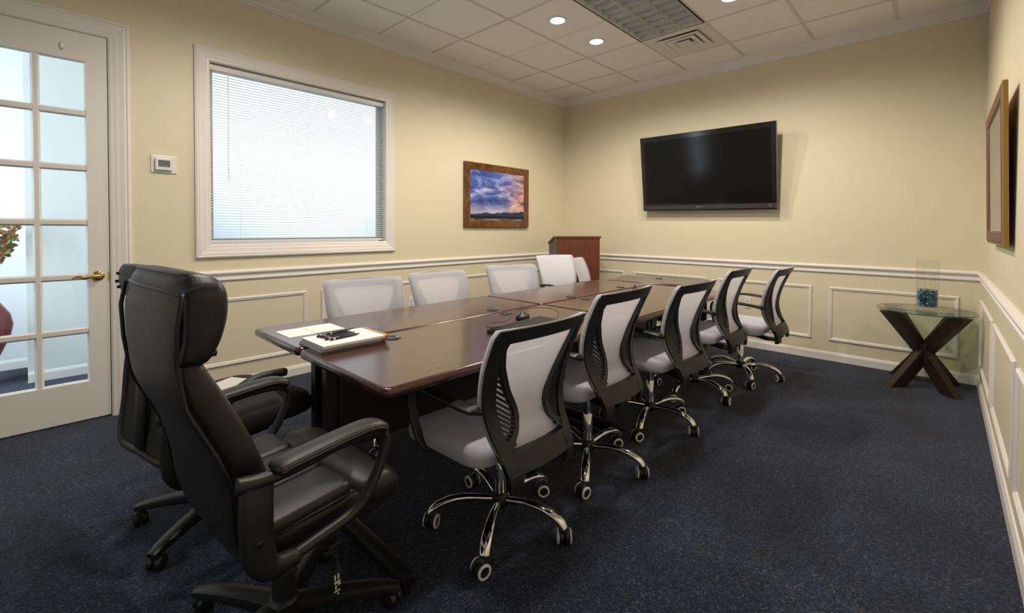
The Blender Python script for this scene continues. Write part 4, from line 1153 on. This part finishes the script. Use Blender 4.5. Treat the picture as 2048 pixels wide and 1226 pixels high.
# ================================================================== THINGS ON THE TABLES
def sheet(x, y, w, d, z, rz, label):
    o = MB().box((-w/2, -d/2, 0), (w/2, d/2, 0.0008)).build('paper_sheet', M_PAPER)
    o.location = (x, y, z); o.rotation_euler = (0, 0, rz)
    return tag(o, label, 'paper', 'loose papers on the table')
sheet(-2.228, 0.852, 0.176, 0.134, TZ+0.0004, 0.01, 'loose white paper nearest the table end, partly under the other sheet')
sheet(-2.226, 0.980, 0.178, 0.140, TZ+0.0016, -0.015, 'loose white paper farther along, overlapping the other sheet')
names = ['bottom notepad of the stack, white with pinkish edges', 'second notepad from the bottom of the stack', 'third notepad of the stack, just under the top one', 'top notepad of the stack, with brown binding and pens on it']
padz = TZ+0.0004
for k, (dx, dy, rz, h) in enumerate([(-0.050, 0.010, 0.0, 0.009), (-0.042, 0.012, 0.025, 0.008), (-0.016, 0.006, -0.01, 0.008), (0.0, 0.0, 0.0, 0.009)]):
    t = thing('notepad', names[k], 'notepad', (-1.852+dx, 0.912+dy, padz), rz, 'stacked notepads')
    MB().box((-0.106, -0.145, 0), (0.106, 0.145, h-0.0012)).build('pages', M_PADEDGE, t)
    MB().box((-0.1062, -0.1452, h-0.0012), (0.1062, 0.130, h)).build('top_sheet', M_PAPER, t)
    MB().box((-0.1066, 0.126, -0.0000), (0.1066, 0.1466, h+0.0004)).build('binding', M_KRAFT, t)
    padz += h + 0.0005
pens = [(-1.910, 0.880, 4), (-1.893, 0.886, 6), (-1.876, 0.893, 5), (-1.859, 0.889, 7), (-1.842, 0.885, 5), (-1.825, 0.896, 8), (-1.884, 0.905, 14)]
pl = ['pen at the far left of the pile on the notepad', 'pen second from the far left of the pile', 'pen in the middle of the pile, slightly turned', 'pen just right of the middle of the pile', 'pen second from the right of the pile', 'pen at the right of the pile, turned the most', 'pen lying across the top of the pile']
for k, (x, y, a) in enumerate(pens):
    z = padz + 0.0055 + (0.0125 if k == 6 else 0)
    t = thing('pen', 'black ' + pl[k], 'pen', (x, y, z), radians(a), 'pens piled on the notepad')
    MB().lathe([(0.0, -0.072), (0.0045, -0.070), (0.0052, -0.04), (0.0050, 0.045), (0.0036, 0.060), (0.0012, 0.071), (0.0, 0.072)], 10, axis='y', cap=False).build('barrel', M_PEN, t, smooth=True)
    MB().lathe([(0.0054, -0.058), (0.0056, -0.050), (0.0054, -0.049)], 10, axis='y').build('ring', M_SILVER, t)
    MB().box((-0.0010, -0.068, 0.0048), (0.0010, -0.030, 0.0062)).build('clip', M_SILVER, t)
kb = thing('keyboard', 'flat black keyboard lying on the near right table section', 'keyboard', (-1.515, 1.70, TZ+0.0005), radians(4))
MB().cbox((-0.075, -0.215, 0), (0.075, 0.215, 0.018), 0.004).build('case', M_BLACK, kb)
ks = None
for i in range(5):
    for j in range(15):
        if ks is None:
            o = MB().cbox((-0.0115, -0.0115, 0), (0.0115, 0.0115, 0.006), 0.0025).build('key', M_BLACK, kb); ks = o.data
        else:
            o = bpy.data.objects.new('key', ks); COL.objects.link(o); o.parent = kb
        o.location = (-0.054+0.027*i, -0.19+0.0271*j, 0.0175)
ms = MB(); v = []
cu = cushion(0.060, 0.110, 0.032, 0.028, 0.014, 0.010)
mo = cu.build('computer_mouse', M_BLACK, None, smooth=True)
mo.location = (-1.660, 1.83, TZ+0.0006); mo.rotation_euler = (0, 0, radians(20))
tag(mo, 'black computer mouse beside the keyboard on the table', 'mouse')
ca = MB().sweep(spline([(-1.50, 1.925, TZ+0.010), (-1.535, 1.99, TZ+0.035), (-1.60, 2.00, TZ+0.050), (-1.67, 1.95, TZ+0.052), (-1.665, 1.80, TZ+0.056), (-1.610, 1.66, TZ+0.030), (-1.625, 1.55, TZ+0.030), (-1.585, 1.49, TZ+0.026), (-1.52, 1.53, TZ+0.032)], 8), 0.0022, 6).build('cable', M_CABLE, None, smooth=True)
tag(ca, 'thin dark cable looping over the keyboard', 'cable')
c2 = MB().sweep(spline([(-1.876, 3.462, TZ+0.0105), (-1.862, 3.452, TZ+0.030), (-1.83, 3.42, TZ+0.016), (-1.81, 3.36, TZ+0.006), (-1.835, 3.30, TZ+0.006)], 6), 0.004, 6).build('cable', M_CABLE, None, smooth=True)
tag(c2, 'short black cable coming out of a far table grommet', 'cable')
c3 = MB().sweep(spline([(-1.30, 2.10, TZ+0.003), (-1.31, 2.16, TZ+0.012), (-1.335, 2.20, TZ+0.010), (-1.37, 2.19, TZ+0.003)], 6), 0.0018, 6).build('cable', M_CABLE, None, smooth=True)
tag(c3, 'thin black cable end by the table edge, behind the closest white chair', 'cable')

# ================================================================== LECTERN
lc_d, lc_l = 5.50, 0.545
def camxy(depth, lat): return Vector((fw.x*depth + rt.x*lat, fw.y*depth + rt.y*lat, 0))
fl_ = Vector((-3.375, 4.325, 0)); fr_ = Vector((-3.050, 4.765, 0))
ex_ = (fr_-fl_).normalized(); ang = math.atan2(ex_.y, ex_.x)
lec = thing('lectern', 'reddish-brown wooden lectern standing in the far left corner', 'lectern', ((fl_+fr_)/2)[:], ang)
LW = (fr_-fl_).length/2
# local x across, local +y away from the viewer (towards the corner)
MB().box((-LW, 0, 0.05), (LW, 0.018, 1.125)).build('front_panel', M_LECT, lec)
for s in (-1, 1):
    x0 = -LW if s < 0 else LW-0.018
    MB().extrude([(0.018, 0.05), (0.36, 0.05), (0.36, 1.045), (0.10, 1.125), (0.018, 1.125)], lambda u, w, t: (t, u, w), x0, x0+0.018).build('side_panel', M_LECTD, lec)
MB().extrude([(-0.012, 1.125), (0.10, 1.125), (0.372, 1.040), (0.372, 1.062), (0.104, 1.146), (-0.012, 1.146)], lambda u, w, t: (t, u, w), -LW-0.014, LW+0.014).build('reading_top', M_LECT, lec)
MB().box((-LW, 0.365, 1.050), (LW, 0.385, 1.085)).build('book_stop', M_LECT, lec)
MB().box((-LW+0.018, 0.018, 0.55), (LW-0.018, 0.35, 0.568)).build('shelf', M_LECTD, lec)
MB().cbox((-LW-0.01, -0.01, 0.0), (LW+0.01, 0.37, 0.05), 0.004).build('plinth', M_LECTD, lec)

# ================================================================== WALL THINGS
# television: hung tilted forward
tv = thing('television', 'large black flat-screen television tilted on the far wall', 'television', (-1.917, 5.080, 1.448), 0)
tilt = math.atan2(0.13, 0.855); Ht = 0.865; Wt = 1.434
tv.rotation_euler = (tilt, radians(0.55), 0)
MB().cbox((-Wt/2, 0.0, 0), (Wt/2, 0.045, Ht), 0.004).build('bezel', M_TVB, tv)
MB().box((-Wt/2+0.045, -0.0012, 0.085), (Wt/2-0.045, 0.001, Ht-0.055)).build('screen', M_SCREEN, tv)
lb_ = MB().cbox((-Wt/2, -0.010, 0.014), (Wt/2, 0.004, 0.062), 0.004).build('lower_bar', M_TVBAR, tv)
def text_mesh(name, body, size, m, parent, loc, rot, ext=0.0004):
    cu_ = bpy.data.curves.new(name, 'FONT'); cu_.body = body; cu_.size = size; cu_.extrude = ext; cu_.align_x = 'CENTER'; cu_.align_y = 'CENTER'
    tmp = bpy.data.objects.new(name, cu_); COL.objects.link(tmp)
    dg = bpy.context.evaluated_depsgraph_get()
    me = bpy.data.meshes.new_from_object(tmp.evaluated_get(dg))
    bpy.data.objects.remove(tmp)
    me.materials.clear()
    o = link(name, me, m, parent); o.location = loc; o.rotation_euler = rot
    return o
text_mesh('lettering', 'SONY', 0.030, M_SILVER, lb_, (-0.04, -0.0106, 0.038), (pi/2, 0, 0))
MB().frame(lambda a, b, h: (a, -0.0102-h, b), 0.645, 0.672, 0.027, 0.052, [(0, 0), (0, 0.0008), (0.005, 0.0008), (0.005, 0)]).build('badge', M_SILVER, lb_)
MB().cbox((-0.30, 0.045, 0.25), (0.30, 0.075, 0.65), 0.004).build('rear_housing', M_TVB, tv)
MB().box((-0.20, 0.075, 0.28), (0.20, 0.115, 0.46)).build('wall_bracket', M_BLACKM, tv)

# sunset picture
pic = thing('framed_picture', 'framed sunset landscape print in a brown burl wood frame', 'picture', (XL+0.004, 3.312, 1.251))
pw, ph = 1.072, 0.742
fm = MB().frame(lambda a, b, h: (h, a, b), 0, pw, 0, ph, [(0, 0), (0, 0.030), (0.006, 0.036), (0.070, 0.030), (0.084, 0.024), (0.088, 0.016), (0.088, 0)]).build('frame', M_BURL, pic)
pr_ = raw('print', [(0, 0, 0), (1, 0, 0), (1, 0.006, 0), (0, 0.006, 0), (0, 0, 1), (1, 0, 1), (1, 0.006, 1), (0, 0.006, 1)], [(0,1,5,4),(2,3,7,6),(0,3,2,1),(4,5,6,7),(1,2,6,5),(3,0,4,7)], M_SUNSET, pic)
pr_.rotation_euler = (0, 0, pi/2); pr_.location = (0.022, 0.080, 0.066); pr_.scale = (pw-0.16, 1, ph-0.132)
MB().box((0.002, 0.02, 0.02), (0.014, pw-0.02, ph-0.02)).build('backing', M_KRAFT, pic)

# leaning picture on the right wall
rp_ = thing('framed_picture', 'framed pale picture with gold and brown frame leaning off the right wall', 'picture', (XR-0.033, 2.94, 1.168))
rp_.rotation_euler = (0, -math.atan2(0.016, 0.735), 0)
fw_, fh_ = 0.98, 0.735
MB().frame(lambda a, b, h: (-h, a, b), 0, fw_, 0, fh_, [(0, -0.016), (0, 0.0), (0.002, 0.003), (0.008, 0.004), (0.010, 0.002), (0.010, -0.016)]).build('outer_frame', M_GOLD, rp_)
MB().frame(lambda a, b, h: (-h, a, b), 0.010, fw_-0.010, 0.010, fh_-0.010, [(0, -0.014), (0, 0.004), (0.012, 0.007), (0.052, 0.005), (0.060, -0.004), (0.060, -0.014)]).build('inner_frame', M_FRBROWN, rp_)
MB().box((0.006, 0.07, 0.07), (0.014, fw_-0.07, fh_-0.07)).build('mat_board', M_MATBOARD, rp_)
MB().box((0.0045, 0.17, 0.15), (0.0062, fw_-0.17, fh_-0.15)).build('print', M_ARTPALE, rp_)
MB().box((0.001, 0.075, 0.075), (0.003, fw_-0.075, fh_-0.075)).build('glazing', M_PANE, rp_)
MB().box((0.0141, 0.012, 0.012), (0.017, fw_-0.012, fh_-0.012)).build('backing', M_KRAFT, rp_)
MB().sweep([(0.018, 0.1, fh_-0.2), (0.024, fw_/2, fh_-0.1), (0.018, fw_-0.1, fh_-0.2)], 0.002, 6).build('hanging_wire', M_SILVER, rp_)

# thermostat
th = thing('thermostat', 'white wall thermostat with a small grey-green screen', 'thermostat', (XL, 0.612, 1.670))
MB().cbox((-0.002, -0.073, -0.060), (0.010, 0.073, 0.060), 0.005).build('wall_plate', M_PLATE, th)
bd = MB().cbox((0.008, -0.052, -0.042), (0.032, 0.044, 0.040), 0.006).build('body', M_PLATE, th)
sc = MB().box((0.0318, -0.036, -0.020), (0.0326, 0.030, 0.026)).build('screen', M_LCD, th)
MB().box((0.0326, -0.004, 0.000), (0.0328, -0.001, 0.010)).box((0.0326, 0.004, 0.000), (0.0328, 0.007, 0.010)).box((0.0326, 0.010, 0.006), (0.0328, 0.016, 0.009)).build('digits', M_LCDD, sc)
MB().box((0.0318, -0.036, -0.024), (0.0324, 0.030, -0.020)).build('screen_edge', M_TEE, th)

def outlet(label, loc, rz):
    t = thing('power_outlet', label, 'outlet', loc, rz, 'white wall outlets')
    MB().cbox((-0.036, -0.006, -0.058), (0.036, 0.001, 0.058), 0.003).build('cover_plate', M_PLATE, t)
    for z in (-0.020, 0.020):
        s_ = MB().cbox((-0.017, -0.0085, z-0.014), (0.017, -0.005, z+0.014), 0.003).build('socket', M_PLATE, t)
        MB().box((-0.008, -0.0088, z-0.004), (-0.005, -0.0084, z+0.006)).box((0.005, -0.0088, z-0.004), (0.008, -0.0084, z+0.006)).box((-0.002, -0.0088, z-0.011), (0.002, -0.0084, z-0.007)).build('slots', M_SLOT, s_)
outlet('white wall outlet on the far wall behind the last right-hand chair', (-1.487, YB, 0.466), 0)
outlet('white wall outlet on the left wall between two white chairs', (XL, 2.623, 0.478), pi/2)
outlet('white wall outlet low on the right wall at the picture edge', (XR, 2.30, 0.455), -pi/2)

# ================================================================== GLASS SIDE TABLE
gt = thing('side_table', 'round glass side table on crossed dark wooden legs in the corner', 'table', (-0.095, 4.862, 0))
GZ = 0.610
MB().lathe([(0.0, GZ-0.010), (0.299, GZ-0.010), (0.303, GZ-0.007), (0.303, GZ-0.003), (0.299, GZ), (0.0, GZ)], 64, cap=False).build('glass_top', M_TGLASS, gt, smooth=False)
rim = MB(); rim.lathe([(0.3032, GZ-0.0075), (0.3040, GZ-0.005), (0.3032, GZ-0.0025), (0.3025, GZ-0.005), (0.3032, GZ-0.0075)], 64, cap=False)
M_RIM = mat('glass_edge', (0.03, 0.075, 0.055), 0.15, noise=0.05, nscale=10)
rim.build('glass_rim', M_RIM, gt, smooth=True)
for sx, sy in ((-1, -1), (1, -1), (1, 1), (-1, 1)):
    a = Vector((sx*0.160, sy*0.185, 0.0)); b_ = Vector((-sx*0.205, -sy*0.185, GZ-0.010))
    sd = Vector((b_.x-a.x, b_.y-a.y, 0)).normalized()
    pn = Vector((-sd.y, sd.x, 0))
    mb = MB(); w, th_ = 0.027, 0.058
    v = []
    for base_ in (a, b_):
        for q, r in ((-1, -1), (1, -1), (1, 1), (-1, 1)):
            v.append(base_ + pn*(w*q) + sd*(th_*r*1.05))
    mb.add(v, [(0,3,2,1), (4,5,6,7), (0,1,5,4), (1,2,6,5), (2,3,7,6), (3,0,4,7)]).build('leg', M_XLEG, gt)
va = thing('glass_vase', 'tall clear glass cylinder vase on the round side table', 'vase', (-0.083, 4.905, GZ+0.001))
MB().lathe([(0.0, 0.0), (0.066, 0.0), (0.068, 0.004), (0.068, 0.385), (0.0665, 0.387), (0.065, 0.385), (0.065, 0.018), (0.0, 0.018)], 40, cap=False).build('glass_wall', M_VGLASS, va, smooth=False)
bd_ = MB()
ico = bmesh.new(); bmesh.ops.create_icosphere(ico, subdivisions=2, radius=1.0)
iv = [v.co.copy() for v in ico.verts]; ico.verts.index_update(); if_ = [tuple(v.index for v in f.verts) for f in ico.faces]; ico.free()
rnd = random.Random(3)
lvl = 0
z = 0.0315
while z < 0.150:
    for rr in (0.011, 0.033, 0.0530):
        n = max(3, int(2*pi*rr/0.0195)); ph0 = rnd.random()*6
        for k in range(n):
            a = ph0 + 2*pi*k/n; r_ = rr + rnd.uniform(-0.001, 0.001)
            s_ = 0.0096
            bd_.add([(v.x*s_+r_*cos(a), v.y*s_+r_*sin(a), v.z*s_+z+rnd.uniform(-0.003, 0.003)) for v in iv], if_)
    z += 0.0165
beads = raw('glass_beads', bd_.v, bd_.f, M_BEAD, None, smooth=True, fix=False)
beads.location = (-0.083, 4.905, GZ+0.001)
beads['kind'] = 'stuff'
tag(beads, 'shiny blue and teal glass beads filling the bottom of the vase', 'beads')

# ================================================================== RED URN WITH EUCALYPTUS IN THE CORRIDOR
ur = thing('floor_urn', 'tall glossy red floor urn in the corridor behind the glass door', 'urn', (-5.30, -0.350, 0))
MB().lathe([(0.0, 0.0), (0.085, 0.0), (0.088, 0.015), (0.075, 0.04), (0.10, 0.12), (0.155, 0.26), (0.200, 0.38), (0.215, 0.47), (0.200, 0.55), (0.155, 0.63), (0.110, 0.69), (0.090, 0.74), (0.098, 0.775), (0.108, 0.785), (0.095, 0.786), (0.075, 0.74), (0.07, 0.6)], 40, cap=False).build('body', M_URN, ur, smooth=True)
bq = thing('eucalyptus_arrangement', 'spray of eucalyptus branches with green, rust and burgundy leaves in the red urn', 'plant', (-5.30, -0.350, 0.70))
rnd = random.Random(11)
for k in range(16):
    az = rnd.uniform(0.6, 2.2) if k < 12 else rnd.uniform(0, 6.28)
    ln = rnd.uniform(0.28, 0.62); lean = rnd.uniform(0.25, 1.0)
    dx, dy = cos(az)*0.5 + 0.12, sin(az)
    lean = min(lean, 0.235/max(0.8*ln*abs(dy), 0.01))
    ba = 2*pi*k/16; bx_, by_ = 0.045*cos(ba), 0.045*sin(ba)
    P = spline([(bx_*0.5, by_*0.5, 0), (bx_, by_, 0.08), (dx*ln*lean*0.45, dy*ln*lean*0.45, 0.1+ln*0.42), (dx*ln*lean*0.8, dy*ln*lean*0.8, 0.1+ln*0.72)], 8)
    t = MB().sweep(P, [0.004*(1-0.6*i/len(P)) for i in range(len(P))], 6).build('branch', M_STEM, bq, smooth=True)
    lm = [MB(), MB(), MB()]
    for i in range(9, len(P)):
        for q in range(3):
            a = rnd.uniform(0, 6.28); tilt_ = rnd.uniform(-0.8, 0.9); s_ = rnd.uniform(0.022, 0.042)
            d = Vector((cos(a)*cos(tilt_), sin(a)*cos(tilt_), sin(tilt_))); sd = d.orthogonal().normalized(); nn = d.cross(sd)
            c0 = P[i]; v = [c0]; 
            rim_ = [(0.15, 0.12), (0.45, 0.42), (0.8, 0.5), (1.15, 0.36), (1.35, 0.0), (1.15, -0.36), (0.8, -0.5), (0.45, -0.42), (0.15, -0.12)]
            vv = [c0 + d*(u*s_) + sd*(w*s_) + nn*(0.12*s_*abs(w)) for u, w in rim_]
            vb = [p - nn*0.0012 for p in vv]
            n = len(vv)
            lm[(k + rnd.choice([0, 0, 0, 1, 2])) % 3].add(vv+vb, [tuple(range(n)), tuple(range(n, 2*n))[::-1]] + [(e, (e+1) % n, n+(e+1) % n, n+e) for e in range(n)])
    for j in range(3):
        if lm[j].v: lm[j].build('leaves', M_LEAFS[j], t)
